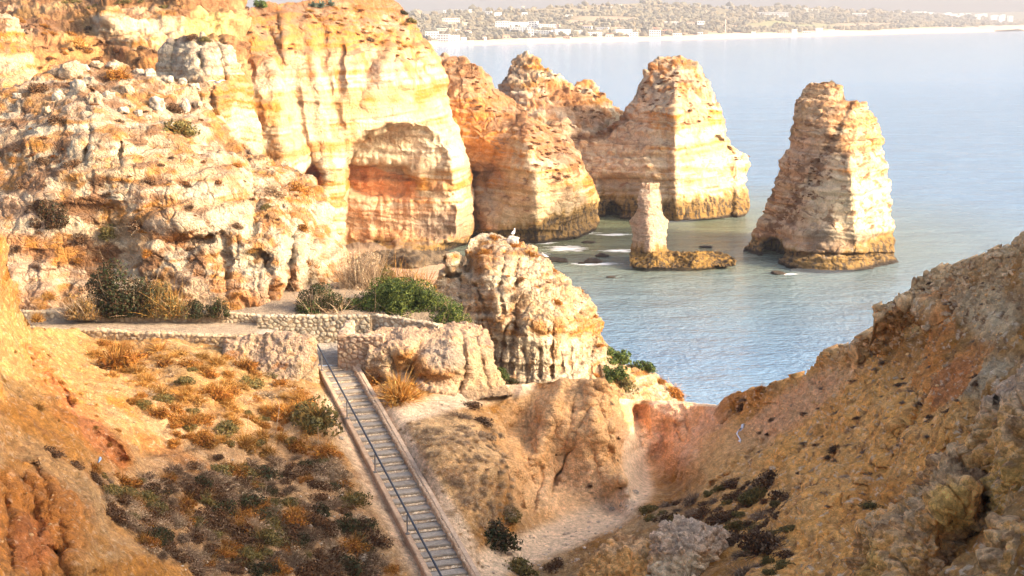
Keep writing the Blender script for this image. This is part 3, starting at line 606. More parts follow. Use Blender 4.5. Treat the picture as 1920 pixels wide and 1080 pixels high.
# cove sand and dark foot ledge under the main cliff
sand = P3([690, 760, 850, 900, 880, 800, 690], [500, 488, 492, 505, 530, 535, 535], 0)
def flat(name, rows, z, mat, col, amp=.1, nu=60, nv=30, zf=None):
    a = along(rows[0], nu); b = along(rows[1], nu); v = np.linspace(0, 1, nv)[:, None, None]
    g = ((1 - v) * a[None] + v * b[None]).reshape(-1, 2)
    Y = Yz(g[:, 1], z); V = P3(g[:, 0], g[:, 1], Y); V[:, 2] += amp * fbm(V, 3, 3)
    return link_mesh(name, V, gridfaces(nv, nu), mat, np.tile(col, (len(V), 1)) * (1 + .2 * fbm(V, 2, 3, 5))[:, None], True)
tag(flat('beach_sand', ([(640, 482), (760, 484), (880, 500)], [(640, 560), (760, 560), (860, 545)]), .5, M_mid, PK * 1.05, .15), kind='structure')
LD = Sheet('rock_ledge', [(640, 470), (700, 468), (780, 470), (860, 478), (905, 480)], [(640, 500), (735, 492), (790, 500), (850, 506), (905, 520)], [], [(908, 500)], [(640, 470, 226), (780, 470, 232), (905, 480, 238), (640, 500, 222), (735, 492, 227), (790, 500, 226), (850, 506, 226), (905, 520, 222), (780, 480, 227)],
           130, 44, back=(12, 0), kb=5, disp=rockdisp(.35, .5, .2, .3, .3, .8, 96.), colf=lambda V, N, px, py: mixc(np.tile(np.array([.17, .12, .07]), (len(V), 1)), DK, .5 + fbm(V, 2, 4, 2) * 1.2), mat=M_mid)
tag(LD.obj, 'dark wave cut ledge above the small sandy cove under the main cliff', 'rock ledge')
# ------------------------------------------------------------ staircase frame
ST_TOP = np.array([-10.15, 79.3, 20.5]); ST_DIR = np.array([7.25, -19.4]) / np.hypot(7.25, 19.4); ST_N = np.array([ST_DIR[1], -ST_DIR[0]]) * -1.0
TREAD, RISE, HALF = 0.765, 0.171, 0.80
def stp(s, off, z):        # s metres down the flight, off metres to the right, z above the nosing line
    return (ST_TOP[0] + ST_DIR[0] * s + ST_N[0] * off, ST_TOP[1] + ST_DIR[1] * s + ST_N[1] * off, ST_TOP[2] - RISE / TREAD * s + z)

# ------------------------------------------------------------ foreground ground
zc = lambda px, py, z: (px, py, float(Yz(py, z)))
ctrlF = [zc(2480, 250, 35.8), zc(2480, 700, 34.3), zc(2480, 1100, 33.3), zc(2480, 1250, 33), (-200, 380, 58), (-420, 300, 54), zc(-420, 700, 33.5), zc(-420, 1150, 30), (0, 450, 62), (25, 540, 66), (60, 615, 72), (0, 540, 62.5),
         zc(150, 628, 21.75), zc(300, 634, 21.7), zc(430, 645, 21.3), zc(560, 700, 20.3), zc(592, 660, 20.9), zc(430, 700, 20.9), zc(500, 760, 20.0),
         zc(700, 715, 19.8), zc(800, 760, 19.3), zc(740, 775, 19.3), zc(900, 750, 18.9), zc(945, 728, 18.8), zc(800, 715, 20.0), zc(900, 705, 19.6), zc(985, 720, 18.9),
         zc(1062, 713, 19.2), zc(1128, 717, 19.0), (1060, 735, 80.0), (1060, 850, 76.8), (985, 800, 79.0), (950, 800, 78.2), (980, 750, 80.2), (1000, 900, 75.0), (1050, 975, 72.6), (1128, 740, 80.4), (1140, 800, 79.0), (1170, 900, 77.0), (1150, 935, 76.0), (1160, 750, 86), (1190, 780, 90.5), (1190, 880, 84), (1200, 915, 80.5),
         zc(1250, 755, 15.2), (1250, 775, 89.3), (1250, 890, 85.8), (1345, 762, 87.5), (1320, 830, 84), (1380, 737, 84), (1440, 731, 80), (1300, 880, 77), (1350, 840, 78), zc(1220, 950, 14.3), zc(1150, 960, 13.2), zc(1000, 1020, 14.0), zc(900, 1065, 15.1), zc(930, 960, 16.0),
         zc(860, 900, 17.9), zc(950, 870, 17.3), zc(960, 940, 15.7), zc(800, 810, 19.0), zc(930, 800, 18.1), zc(800, 870, 18.4),
         zc(1500, 900, 19.8), zc(1400, 950, 17.8), zc(1300, 985, 17.0), zc(1150, 1020, 15.2), zc(1150, 1078, 16.3), zc(1250, 1075, 18.3), zc(1400, 1075, 20.6), zc(1600, 1080, 23.6), zc(1800, 1080, 26.6), zc(1920, 1080, 28.2),
         zc(1600, 900, 22.2), zc(1750, 900, 25.2), zc(1920, 850, 28.5), zc(1700, 750, 25), zc(1600, 760, 22.3), zc(1500, 770, 19.3), zc(1920, 600, 30), zc(1920, 448, 32), zc(1800, 600, 28), zc(1700, 620, 26), zc(1640, 640, 24.3), zc(1650, 590, 26.5), zc(1700, 545, 28.2), zc(1760, 508, 29.2),
         zc(1550, 680, 21.8), zc(1510, 712, 20.5), zc(1600, 645, 23.6), zc(1430, 800, 17.2), zc(1850, 480, 30.8), zc(2150, 360, 34.5), zc(2150, 700, 32.5), zc(2150, 1100, 32), zc(1920, 750, 29.3),
         zc(200, 720, 22.0), zc(330, 720, 21.4), zc(100, 650, 23.2), zc(100, 710, 23.6), zc(0, 620, 26.3), zc(0, 750, 25.2), zc(100, 800, 23.5), zc(0, 900, 24.3), zc(0, 1080, 24.5), zc(150, 900, 22.3), zc(250, 870, 20.6), zc(300, 800, 20.9), zc(400, 850, 19.8), zc(550, 850, 18.9), zc(640, 850, 18.6),
         zc(300, 1000, 19.4), zc(150, 1000, 22.0), zc(400, 1000, 18.2), zc(550, 1000, 17.5), zc(670, 1000, 16.9), zc(200, 1080, 20.7), zc(500, 1080, 16.9), zc(700, 1080, 15.9), zc(-200, 700, 30), zc(-200, 1100, 27),
         zc(0, 1250, 24), zc(500, 1250, 15.8), zc(900, 1250, 13.8), zc(1400, 1250, 20), zc(2000, 1250, 29), zc(220, 800, 21.8), zc(600, 780, 19.8)]
for s_ in np.arange(1.5, 30, 2.6):
    for o_ in (-1.0, 1.05):
        ctrlF.append(W2P(*stp(s_, o_, -.22)))
    ctrlF.append(W2P(*stp(s_, 0, -.45)))
tF = tps(ctrlF)
FGG = [([(50, 650), (95, 715), (130, 760)], 9, 1.5), ([(130, 760), (170, 800), (228, 862)], 20, 1.4), ([(0, 900), (14, 980), (20, 1080)], 10, .8), ([(42, 900), (66, 970), (72, 1090)], 12, 1.3), ([(62, 872), (85, 905)], 6, .8), ([(100, 1040), (120, 1090)], 16, 1.4),
       ([(1112, 760), (1062, 860), (1028, 935)], 4.5, .8), ([(1075, 760), (1060, 830)], 4, .4), ([(988, 800), (978, 850), (1005, 940)], 8, .5), ([(1186, 768), (1192, 835), (1172, 872), (1196, 908)], 12, 1.1),
       ([(1272, 790), (1275, 830)], 3, .5), ([(1290, 785), (1292, 815)], 3, .5), ([(1020, 880), (1000, 960)], 6, .7), ([(1530, 700), (1550, 760), (1545, 830)], 12, .8), ([(1690, 700), (1730, 760), (1700, 850), (1640, 930)], 22, 1.2),
       ([(1430, 760), (1380, 830), (1290, 900)], 12, .9), ([(1450, 820), (1330, 920)], 9, .7), ([(1600, 980), (1560, 1040), (1500, 1080)], 15, .9), ([(955, 800), (950, 860), (980, 950)], 9, .5)]
FGR = [([(20, 600), (110, 750), (235, 850)], 16, .5), ([(75, 860), (110, 940), (140, 1020)], 15, .6), ([(20, 900), (50, 1010), (62, 1080)], 13, .5), ([(150, 1060), (250, 1040), (330, 1080)], 25, .8), ([(1132, 718), (1150, 820), (1178, 925)], 9, .8), ([(1040, 760), (1005, 860)], 12, .6),
       ([(1400, 830), (1330, 870), (1310, 930)], 14, .8), ([(1370, 745), (1340, 800), (1270, 880), (1200, 950)], 12, .8), ([(1640, 590), (1700, 570), (1760, 590)], 20, 1.3), ([(1560, 670), (1650, 640)], 20, .8), ([(1500, 760), (1480, 860)], 16, .5)]
FGT = [([(1132, 716), (1148, 820), (1182, 928)], 42, 1.9), ([(1052, 716), (1022, 830), (1012, 940)], 36, 1.3), ([(975, 730), (950, 800)], 26, .9), ([(1340, 768), (1300, 830), (1240, 885)], 34, 1.3), ([(1225, 762), (1222, 830)], 26, .7),
       ([(1655, 600), (1570, 700), (1490, 800), (1420, 870)], 60, 1.5), ([(1530, 705), (1420, 800), (1340, 875)], 40, 1.2), ([(1770, 620), (1700, 760), (1600, 890), (1520, 980)], 60, 1.5), ([(1900, 640), (1820, 750), (1720, 860)], 50, 1.2), ([(1560, 930), (1480, 1020), (1420, 1080)], 50, 1.0),
       ([(0, 640), (110, 740), (240, 850)], 40, .8), ([(330, 690), (420, 760), (440, 830)], 60, .7), ([(60, 870), (130, 960), (170, 1060)], 45, 1.0)]
def smask(px, py):   # 1 near the stair flight
    V = W2P(*stp(0, 0, 0)); W = W2P(*stp(31, 0, 0))
    return sst(75, 48, seg_dist(px, py, [V[:2], W[:2]]))
def shapeF(px, py):
    d = 0; m = 1 - smask(px, py)
    for pts, wd, dp in FGG: d = d + dp * np.exp(-(seg_dist(px, py, pts) / wd) ** 2)
    for pts, wd, dp in FGR: d = d - dp * np.exp(-(seg_dist(px, py, pts) / wd) ** 2)
    for pts, wd, dp in FGT: d = d - dp * np.maximum(0, 1 - seg_dist(px, py, pts) / wd)
    return d * m
PATHS = [([(735, 790), (790, 768), (850, 752), (930, 736), (985, 722)], 20), ([(735, 790), (790, 880), (860, 1000), (880, 1060)], 14), ([(880, 1075), (960, 1040), (1060, 1000), (1150, 960), (1200, 915), (1188, 860), (1194, 815)], 20), ([(1160, 752), (1260, 752), (1345, 758)], 7)]
def pmask(px, py):
    m = 0
    for pts, wd in PATHS: m = np.maximum(m, sst(1.5, .6, seg_dist(px, py, pts) / (wd * np.interp(py, [750, 1050], [.8, 1.5]))))
    return m
def dispF(V, N, px, py):
    calm = (1 - .85 * smask(px, py)) * (1 - .75 * pmask(px, py))
    d = .34 * fbm(V, 3.2, 4, 101) + .12 * fbm(V, .9, 4, 102)
    right = sst(1330, 1480, px); left = sst(120, 60, px) + sst(700, 620, py) * sst(600, 500, px)
    f1, f2, i = worley(V, .9, 3); g1, g2, j = worley(V, .33, 4)
    peb = .22 * sst(0, .4, f2 - f1) * i * np.clip(sst(-.1, .3, fbm(V, 4, 3, 106)), 0, 1) + .11 * sst(0, .35, g2 - g1) * (.4 + j)
    top = sst(150, 0, py - np.interp(px, [1400, 1600, 1920], [730, 640, 450]))
    d = d + (.3 + right * .15 + top * right * .9) * peb
    ero = ridged(V, (.9, .9, 4.5), 3, 107)
    clay = sst(1.1, .8, ell(px, py, 1080, 850, 130, 140)) + sst(1.1, .8, ell(px, py, 60, 980, 130, 130)) + sst(1.1, .7, ell(px, py, 1280, 820, 90, 80))
    Wp = V + np.stack([fbm(V, 1.5, 3, 121), fbm(V, 1.5, 3, 122), fbm(V, 1.5, 3, 123)], 1) * .5
    h1, h2, hid = worley(Wp, (1.1, 1.1, .8), 14); d = d + (.10 + .06 * right) * (hid - .5) * sst(0, .15, h2 - h1) * sst(-.2, .3, fbm(V, 5, 3, 126)) + .10 * ridged(V, .7, 3, 127) * (.4 + .6 * right)
    d = d + .16 * ero * np.clip(clay, 0, 1) + .3 * right * fbm(V, 6, 3, 109) + .26 * right * ridged(V, (2.6, 2.6, 4), 4, 128) + .18 * ridged(V, 2.2, 3, 110) * right * sst(.6, 0, top)
    return d * calm
def colF(V, N, px, py):
    n1 = fbm(V, 3, 5, 111); n2 = fbm(V, .8, 4, 112); n3 = fbm(V, 7, 3, 113)
    c = mixc(np.tile(TAN * 1.05, (len(V), 1)), OC, .5 + n1 + .5 * n2)
    L = lambda cx, cy, rx, ry, a=0, nz=.3: sst(1.2, .6, ell(px, py, cx, cy, rx, ry, a) + nz * n1)
    # sandy sunlit ground left, top slope: colour darkened to hold back the sun
    c = mixc(c, np.array([.35, .20, .065]), .8 * L(60, 640, 160, 110, 30)); c = mixc(c, np.array([.36, .22, .085]), .7 * L(450, 690, 180, 70))
    c = mixc(c, OC * 1.02, .8 * L(120, 830, 140, 60, 30))
    # shaded scrub basin soil
    c = mixc(c, np.array([.46, .29, .15]), .7 * L(480, 960, 300, 170, 12)); c = mixc(c, TAN, .6 * sst(.1, .4, n2 + n1 * .5) * L(480, 960, 300, 160))
    # pink clay: mound, ridge, ravine; colour lightened to lift its shade
    c = mixc(c, np.array([.78, .46, .21]), .9 * L(1080, 850, 160, 160, 0, .1)); c = mixc(c, np.array([.72, .37, .13]), .5 * sst(0, .4, fbm(V, (2, 2, .7), 4, 116)) * L(1080, 850, 150, 150)); c = mixc(c, np.array([.80, .54, .31]), .6 * L(1075, 920, 80, 60))
    c = mixc(c, np.array([.78, .44, .24]), .9 * L(1270, 800, 110, 90)); c = mixc(c, np.array([.80, .50, .31]), .6 * sst(0, .35, fbm(V, (2, 2, .7), 4, 118)) * L(1270, 800, 110, 90))
    # slope right of the stairs: dry tan
    c = mixc(c, np.array([.62, .40, .19]), .85 * L(860, 860, 90, 120))
    # right slope: clay colour raised and warmed to make up for shade
    c = mixc(c, np.array([.85, .405, .10]), .95 * L(1600, 900, 300, 260, -20)); c = mixc(c, np.array([.78, .42, .21]), .85 * L(1490, 770, 150, 36, -32)); c = mixc(c, np.array([.62, .34, .12]), .7 * L(1370, 870, 80, 60, -40))
    c = mixc(c, np.array([.80, .50, .22]), .28 * sst(-.05, .3, n2 + .4 * n3) * sst(1380, 1450, px)); c = mixc(c, np.array([.72, .48, .24]), .7 * sst(110, 20, py - np.interp(px, [1400, 1500, 1600, 1640, 1920], [700, 690, 620, 560, 440]) + 50 * n1) * sst(1540, 1640, px))
    c = mixc(c, np.array([.66, .24, .05]), .75 * L(1775, 700, 62, 110, 10, 1.1)); c = mixc(c, RD * 1.1, .6 * L(1790, 730, 34, 60, 10, 1.2)); c = mixc(c, np.array([.66, .45, .19]), .85 * L(1720, 620, 50, 16, -10)); c = mixc(c, np.array([.64, .46, .25]), .85 * L(1860, 580, 60, 60, 0)); c = mixc(c, np.array([.60, .44, .25]), .9 * L(1870, 720, 70, 20, -42))
    c = mixc(c, np.array([.66, .28, .06]), .7 * L(1640, 960, 60, 90, 35, .6) + .6 * L(1740, 1000, 120, 90, 0, .6)); c = mixc(c, OR, .6 * L(1100, 960, 60, 26, -20) * 0)
    # red gullies on the left
    c = mixc(c, OR * .95, .8 * sst(1.6, .5, seg_dist(px, py, [(50, 650), (95, 715), (150, 780), (228, 862)]) / np.interp(py, [650, 780, 870], [10, 24, 20]) + .8 * n2 + .5 * n1)); c = mixc(c, RD * 1.15, .6 * sst(1.1, .3, seg_dist(px, py, [(50, 650), (95, 715), (150, 780), (228, 862)]) / np.interp(py, [650, 780, 870], [8, 17, 14]) + 1.0 * n2))
    c = mixc(c, np.array([.44, .17, .06]), .8 * sst(1.25, .8, ell(px, py, 180, 805, 62, 20, 46) + .3 * n2))
    c = mixc(c, OR * .95, .9 * L(60, 990, 110, 120, 0, .25)); c = mixc(c, RD * .9, .7 * L(60, 1020, 40, 60, 0, .3)); c = mixc(c, OC, .85 * L(260, 1080, 110, 36, 0, .2)); c = mixc(c, TAN * 1.0, .6 * L(110, 880, 120, 26, 40))
    c = mixc(c, OR * .8, .6 * sst(1.2, .6, ell(px, py, 330, 860, 110, 18, 30) + .3 * n2)); c = mixc(c, np.array([.66, .38, .20]), .7 * L(460, 960, 90, 14, 35))
    c = mixc(c, np.array([.80, .59, .38]), .92 * pmask(px, py)); c = mixc(c, np.array([.62, .44, .28]), .85 * smask(px, py) * sst(720, 760, py))
    g1, g2, j = worley(V, .33, 4)
    c = c * (0.90 + .18 * sst(0, .3, g2 - g1) * (.6 + .6 * j))[:, None]
    clay = np.clip(L(1080, 850, 150, 150, 0, .1) + L(1280, 810, 110, 90) + L(1480, 775, 150, 40, -32) + pmask(px, py), 0, 1)
    c = c * (1 + (.34 - .24 * clay) * fbm(V, (.35, .6, .35), 3, 161) + (.25 - .12 * clay) * fbm(V, 1.3, 4, 162))[:, None]; rg = (.35 + .65 * sst(1330, 1420, px)) * (1 - .8 * clay)
    c = mixc(c, BR * 1.3, .75 * rg * sst(.30, .42, fbm(V, .55, 4, 163)) * (1 - pmask(px, py))); c = mixc(c, np.array([.72, .56, .38]), .7 * rg * sst(.34, .44, fbm(V, .3, 3, 164)))
    return mixc(c, BR * 1.6, .4 * sst(.25, .45, fbm(V, 1.1, 5, 120)) * (1 - clay))
FG = Sheet('hillside', [(-420, 300), (-200, 380), (0, 447), (10, 480), (24, 530), (32, 575), (60, 612), (200, 624), (330, 630), (470, 640), (590, 672), (600, 690), (655, 690), (690, 700), (900, 706), (945, 722), (985, 720), (1000, 716), (1062, 712), (1128, 716), (1148, 728), (1168, 748), (1250, 752), (1345, 760),
                        (1362, 745), (1382, 735), (1432, 729), (1510, 709), (1545, 668), (1600, 643), (1640, 618), (1646, 575), (1700, 542), (1760, 508), (1850, 479), (1920, 448), (2150, 360), (2480, 250)],
           [(-420, 1250), (900, 1250), (2480, 1250)], [], [], ctrlF, 1600, 470, back=(26, 0), kb=10, wob=10, drop=.45, shape=shapeF, disp=dispF, colf=colF, mat=M_near)
tag(FG.obj, kind='structure')

# hillside carried on unseen past the right edge, shaped to shade the lower left
def shade_rise():
    ys = np.linspace(-12, 74, 300); us = np.linspace(0, 1, 240) ** 1.25; V = []
    for y in ys:
        xi = .44 * max(y, 0) + 5 + max(0, 8 - y) * .6; xp = max(25, xi + 5); pk = np.interp(y, [-12, 30, 45, 49, 61, 74], [46, 47, 46, 40, 34.8, 29]) + .445 * (xp - 25)
        for u in us:
            x = xi + (56 - xi) * u; V.append((x, y, np.interp(x, [xi, xi + 1.5, xp, xp + 7, 56], [27, 30.5 if y > 5 else 34, pk, pk, pk - 12])))
    V = np.array(V); V[:, 2] += 1.2 * fbm(V, (5, 5, 5), 4, 151); F = gridfaces(300, 240)[:, ::-1]; N = vnormals(V, F)
    V = V + N * (rockdisp(.7, .2, .2, .25, .2, .7, 170., blk=.3, crk=.15)(V, N, V[:, 0], V[:, 2]))[:, None]; N = vnormals(V, F)
    tag(link_mesh('hillside', V, F, M_near, mixc(np.tile(OC, (len(V), 1)), TAN, .5 + fbm(V, 2, 4, 3)), True), kind='structure')
shade_rise()
# ------------------------------------------------------------ terrace, platform
def slab(name, x0, x1, y0, y1, z, col, amp, mat, zf=None, n=(160, 60)):
    gx, gy = np.meshgrid(np.linspace(x0, x1, n[0]), np.linspace(y0, y1, n[1])); V = np.stack([gx.ravel(), gy.ravel(), gx.ravel() * 0 + z], 1)
    if zf: V[:, 2] += zf(V[:, 0], V[:, 1])
    V[:, 2] += amp * fbm(V, 1.5, 4, 3)
    F = gridfaces(n[1], n[0])[:, ::-1]; c = mixc(np.tile(col, (len(V), 1)), np.array(col) * .7, .5 + fbm(V, 1.2, 4, 6))
    return link_mesh(name, V, F, mat, c, True)
bank = lambda x, y: -2.2 * sst(86.4, 85.4, y) * (x > -8.9) + -.5 * sst(86.15, 86.0, y) * sst(-15.2, -15.8, x) + .5 * sst(-20, -13, x) * sst(86, 90, y) - 16 * sst(-4.6, -1.5, x + .12 * (y - 86)) - 14 * sst(94.5, 99, y + .35 * np.maximum(x + 8, 0)) * sst(-13.5, -11, x)
tag(slab('terrace', -46, 1.5, 84.9, 104, 22.0, (.36, .27, .18), .12, M_near, bank, (260, 110)), kind='structure')
tag(slab('walkway', -46, -15.4, 78.6, 86.8, 21.62, (.40, .30, .20), .06, M_near, lambda x, y: -3 * sst(0.1, -.25, y - (82.6 - (x + 29) * .188) - .1) * (x < -12.5), (200, 90)), kind='structure')
tag(slab('platform', -16.2, -4.5, 79.32, 85.2, 20.5, (.50, .42, .33), .015, M_near, lambda x, y: .9 * sst(-12.5, -15, x), (60, 40)), kind='structure')

# ------------------------------------------------------------ masonry
def masonry(name, p0, p1, z0, z1, th, label, seed=0, cap=.0, stone=.34, zt=None, bulge=.07, mort=(.50, .36, .22), cols=((.50, .43, .30), (.58, .50, .36), (.42, .37, .28))):
    p0 = np.array(p0, float); p1 = np.array(p1, float); Ln = np.hypot(*(p1 - p0)); t = (p1 - p0) / Ln; nn = np.array([t[1], -t[0]])
    nu = int(Ln / .045) + 2; prof = []
    H = z1 - z0
    for k in np.linspace(0, 1, int(H / .045) + 2): prof.append((0, z0 + H * k))
    for k in np.linspace(0, 1, int(th / .05) + 2)[1:]: prof.append((th * k, z1))
    for k in np.linspace(1, 0, 12)[1:]: prof.append((th, z0 + H * k))
    prof = np.array(prof); u = np.linspace(0, Ln, nu)
    V = np.array([[p0[0] + t[0] * a - nn[0] * d, p0[1] + t[1] * a - nn[1] * d, z] for d, z in prof for a in u]).reshape(-1, 3)
    UA = np.tile(u, len(prof)); UD = np.repeat(prof[:, 0], nu)
    if zt is not None: V[:, 2] = z0 + (V[:, 2] - z0) * (np.interp(UA / Ln, *zt))
    F = gridfaces(len(prof), nu)[:, ::1]
    N = vnormals(V, F)
    if (N[:nu] @ np.r_[nn, 0]).mean() < 0: F = F[:, ::-1]; N = -N
    f1, f2, idv = worley(V * [1, 1, 1.25], stone, seed)
    e = sst(.03, .28, f2 - f1)
    V = V + N * (bulge * e * (.6 + .6 * idv) + .03 * fbm(V, .12, 3, 2) + .05 * fbm(V, .8, 3, 4))[:, None]
    V[:, 2] += np.where(UD > 0, .05 * fbm(V, .5, 3, 1), 0)
    cc = np.array(cols); base = .72 * cc[(idv * 2.99).astype(int)] * (.8 + .5 * ((idv * 7.3) % 1))[:, None]
    c = mixc(np.tile(.6 * np.array(mort), (len(V), 1)), base, e)
    # end caps
    m = len(prof); ends = []
    o = link_mesh(name, V, F, M_wall, c, True)
    i = np.arange(len(V)).reshape(m, nu)
    me = o.data
    import bmesh
    bm = bmesh.new(); bm.from_mesh(me); bm.verts.ensure_lookup_table()
    for col_ in (0, nu - 1):
        try: bm.faces.new([bm.verts[int(k)] for k in i[:, col_]])
        except Exception: pass
    bmesh.ops.recalc_face_normals(bm, faces=bm.faces); bm.to_mesh(me); bm.free()
    if label: tag(o, label, 'wall')
    return o
M_wall = mottled('masonry', .25, .03, 0, .22)
masonry('stone_wall', (-15.6, 84.9), (-8.7, 84.9), 20.3, 22.15, .45, 'round stone masonry retaining wall at the back of the stair landing', 3)
masonry('stone_wall', (-8.55, 85.1), (-4.4, 83.3), 20.3, 22.2, .45, 'shorter stone wall running forward from the gap under the green bush', 5, zt=([0, .3, 1], [1, .98, .86]))
masonry('stone_wall', (-9.37, 78.9), (-9.37, 82.6), 19.6, 22.35, .5, 'masonry end of the right parapet beside the top stair', 7, cols=((.48, .36, .24), (.50, .38, .26), (.48, .36, .26)), mort=(.5, .32, .2))
masonry('stone_wall', (-9.92, 78.8), (-7.3, 78.5), 19.4, 22.3, .6, 'warm stone masonry face of the right parapet above the kerb', 8, cols=((.48, .36, .24), (.50, .38, .26), (.48, .36, .26)), mort=(.5, .32, .2))
masonry('low_wall', (-33, 86.3), (-9.6, 85.3), 21.6, 22.22, .5, 'low rubble wall along the back of the terrace path, under the bushes', 11, stone=.3, bulge=.06, cols=((.56, .44, .28), (.62, .50, .34), (.5, .4, .26)), zt=([0, .2, .3, .5, .6, .8, 1], [1, .9, 1.05, .9, 1.1, .6, .3]))
masonry('low_wall', (-29.0, 82.6), (-15.2, 80.0), 21.0, 21.95, .5, 'crumbling rubble kerb along the front edge of the terrace path', 12, stone=.34, bulge=.06, cols=((.58, .44, .26), (.62, .48, .30), (.54, .38, .2)), zt=([0, .2, .35, .5, .62, .8, 1], [1, .93, 1.03, .92, 1.02, .95, 1.05]))

# plastered rock block left of the stairs
def dB(V, N, px, py):
    g1, g2, i = worley(V, .5, 3)
    return .26 * fbm(V, 1.4, 5, 131) + .03 * sst(0, .35, g2 - g1) + .07 * fbm(V, .3, 4, 132) + .12 * ridged(V, .9, 4, 133)
def cB(V, N, px, py):
    c = mixc(np.tile([.36, .24, .125], (len(V), 1)), GY * .9, .5 + fbm(V, 1.2, 4, 3)); c = mixc(c, np.array([.44, .31, .17]), sst(-.1, .3, fbm(V, 2, 4, 8)))  # parapet rock darkened in colour, standing in for shade
    c = mixc(c, OR, .6 * sst(.25, .4, fbm(V, .8, 4, 9))); return mixc(c, PK, .5 * sst(.4, .8, N[:, 2]))
BL = Sheet('rock_parapet', [(425, 640), (470, 628), (540, 624), (575, 628), (590, 636)], [(425, 740), (500, 738), (597, 742)], [], [(593, 660), (595, 705)],
           [(425, 640, 79.3), (500, 626, 79.3), (590, 636, 79.0), (425, 700, 77.6), (500, 700, 77.2), (560, 680, 77.4), (592, 690, 77.6), (425, 740, 76.2), (500, 738, 76), (597, 742, 76.8)], 150, 100, back=(2.6, 0.02), kb=8, disp=dB, colf=cB, mat=M_near)
tag(BL.obj, 'weathered rock parapet with rounded top just left of the stair top', 'rock parapet')
def shO(px, py):
    d = 0
    for pts, wd, dp in (([(785, 650), (770, 690), (775, 720)], 8, .6), ([(868, 640), (872, 700), (860, 735)], 6, .6), ([(735, 660), (740, 700)], 8, .3), ([(720, 700), (800, 730), (850, 735)], 9, -.5), ([(893, 640), (915, 730)], 5, .35)): d = d + dp * np.exp(-(seg_dist(px, py, pts) / wd) ** 2)
    d = d - .8 * sst(1.1, .5, ell(px, py, 820, 680, 48, 32)) - .5 * sst(1.1, .5, ell(px, py, 750, 650, 34, 24))
    return d
def cO(V, N, px, py):
    c = cB(V, N, px, py); c = mixc(c, OC, .7 * sst(1.2, .6, ell(px, py, 790, 690, 60, 22, 30) + .4 * fbm(V, 1, 3, 1))); c = mixc(c, GY, .6 * sst(1.1, .7, ell(px, py, 830, 670, 42, 30)))
    c = mixc(c, np.array([.46, .31, .17]), .75 * sst(860, 890, px) * sst(650, 680, py)); return mixc(c, np.array([.50, .34, .21]), .7 * sst(690, 725, py + 12 * fbm(V, 1, 3)) * sst(880, 840, px))
OB = Sheet('rock_parapet', [(690, 624), (730, 618), (800, 614), (850, 606), (885, 612), (908, 622)], [(690, 760), (760, 780), (860, 758), (958, 742)], [], [(916, 645), (920, 680), (935, 715)],
           [(690, 624, 82), (740, 618, 82.5), (800, 614, 83.5), (850, 606, 85), (905, 622, 84), (690, 640, 79.2), (760, 640, 79.0), (850, 640, 80), (905, 640, 81.5), (690, 720, 78.2), (760, 700, 78), (830, 690, 77.8), (900, 700, 79), (690, 760, 75.5), (760, 780, 75), (860, 758, 76.5), (958, 742, 78.8), (920, 690, 80)],
           240, 150, back=(4, .02), kb=8, shape=shO, disp=lambda V, N, px, py: 1.2 * dB(V, N, px, py) + .12 * sst(860, 900, px) * ridged(V, (.5, .5, 3), 3, 3), colf=cO, mat=M_near)
tag(OB.obj, 'bulging natural rock parapet with a flat trodden top right of the stairs', 'rock parapet')

# ------------------------------------------------------------ staircase
def boxmesh(name, corners, mat, col=None, parent=None, bev=.02, seg=2, smooth=False):
    """corners: 8 points, bottom ring then top ring"""
    import bmesh
    bm = bmesh.new(); vs_ = [bm.verts.new(c) for c in corners]
    for f in ((3, 2, 1, 0), (4, 5, 6, 7), (0, 1, 5, 4), (1, 2, 6, 5), (2, 3, 7, 6), (3, 0, 4, 7)): bm.faces.new([vs_[k] for k in f])
    if bev: bmesh.ops.bevel(bm, geom=bm.edges[:], offset=bev, segments=seg, affect='EDGES')
    bmesh.ops.recalc_face_normals(bm, faces=bm.faces)
    me = bpy.data.meshes.new(name); bm.to_mesh(me); bm.free()
    if col is not None:
        a = me.color_attributes.new('Col', 'FLOAT_COLOR', 'POINT'); a.data.foreach_set('color', np.tile([*col, 1], len(me.vertices)))
    me.materials.append(mat); o = bpy.data.objects.new(name, me); C.objects.link(o)
    if parent: o.parent = parent
    return o
stair = empty('staircase', stp(0, 0, 0), 'long straight outdoor staircase of grey treads with stone risers and dark handrail', 'staircase')
SO = np.array(stp(0, 0, 0))
def S(s, off, z): return tuple(np.array(stp(s, off, z)) - SO)
M_tread = mottled('tread_stone', .3, .012, 0, .34); M_kerb = mottled('kerb_render', .8, .03, 0, .3)
rr = random.Random(4)
NST = 33
slope = RISE / TREAD
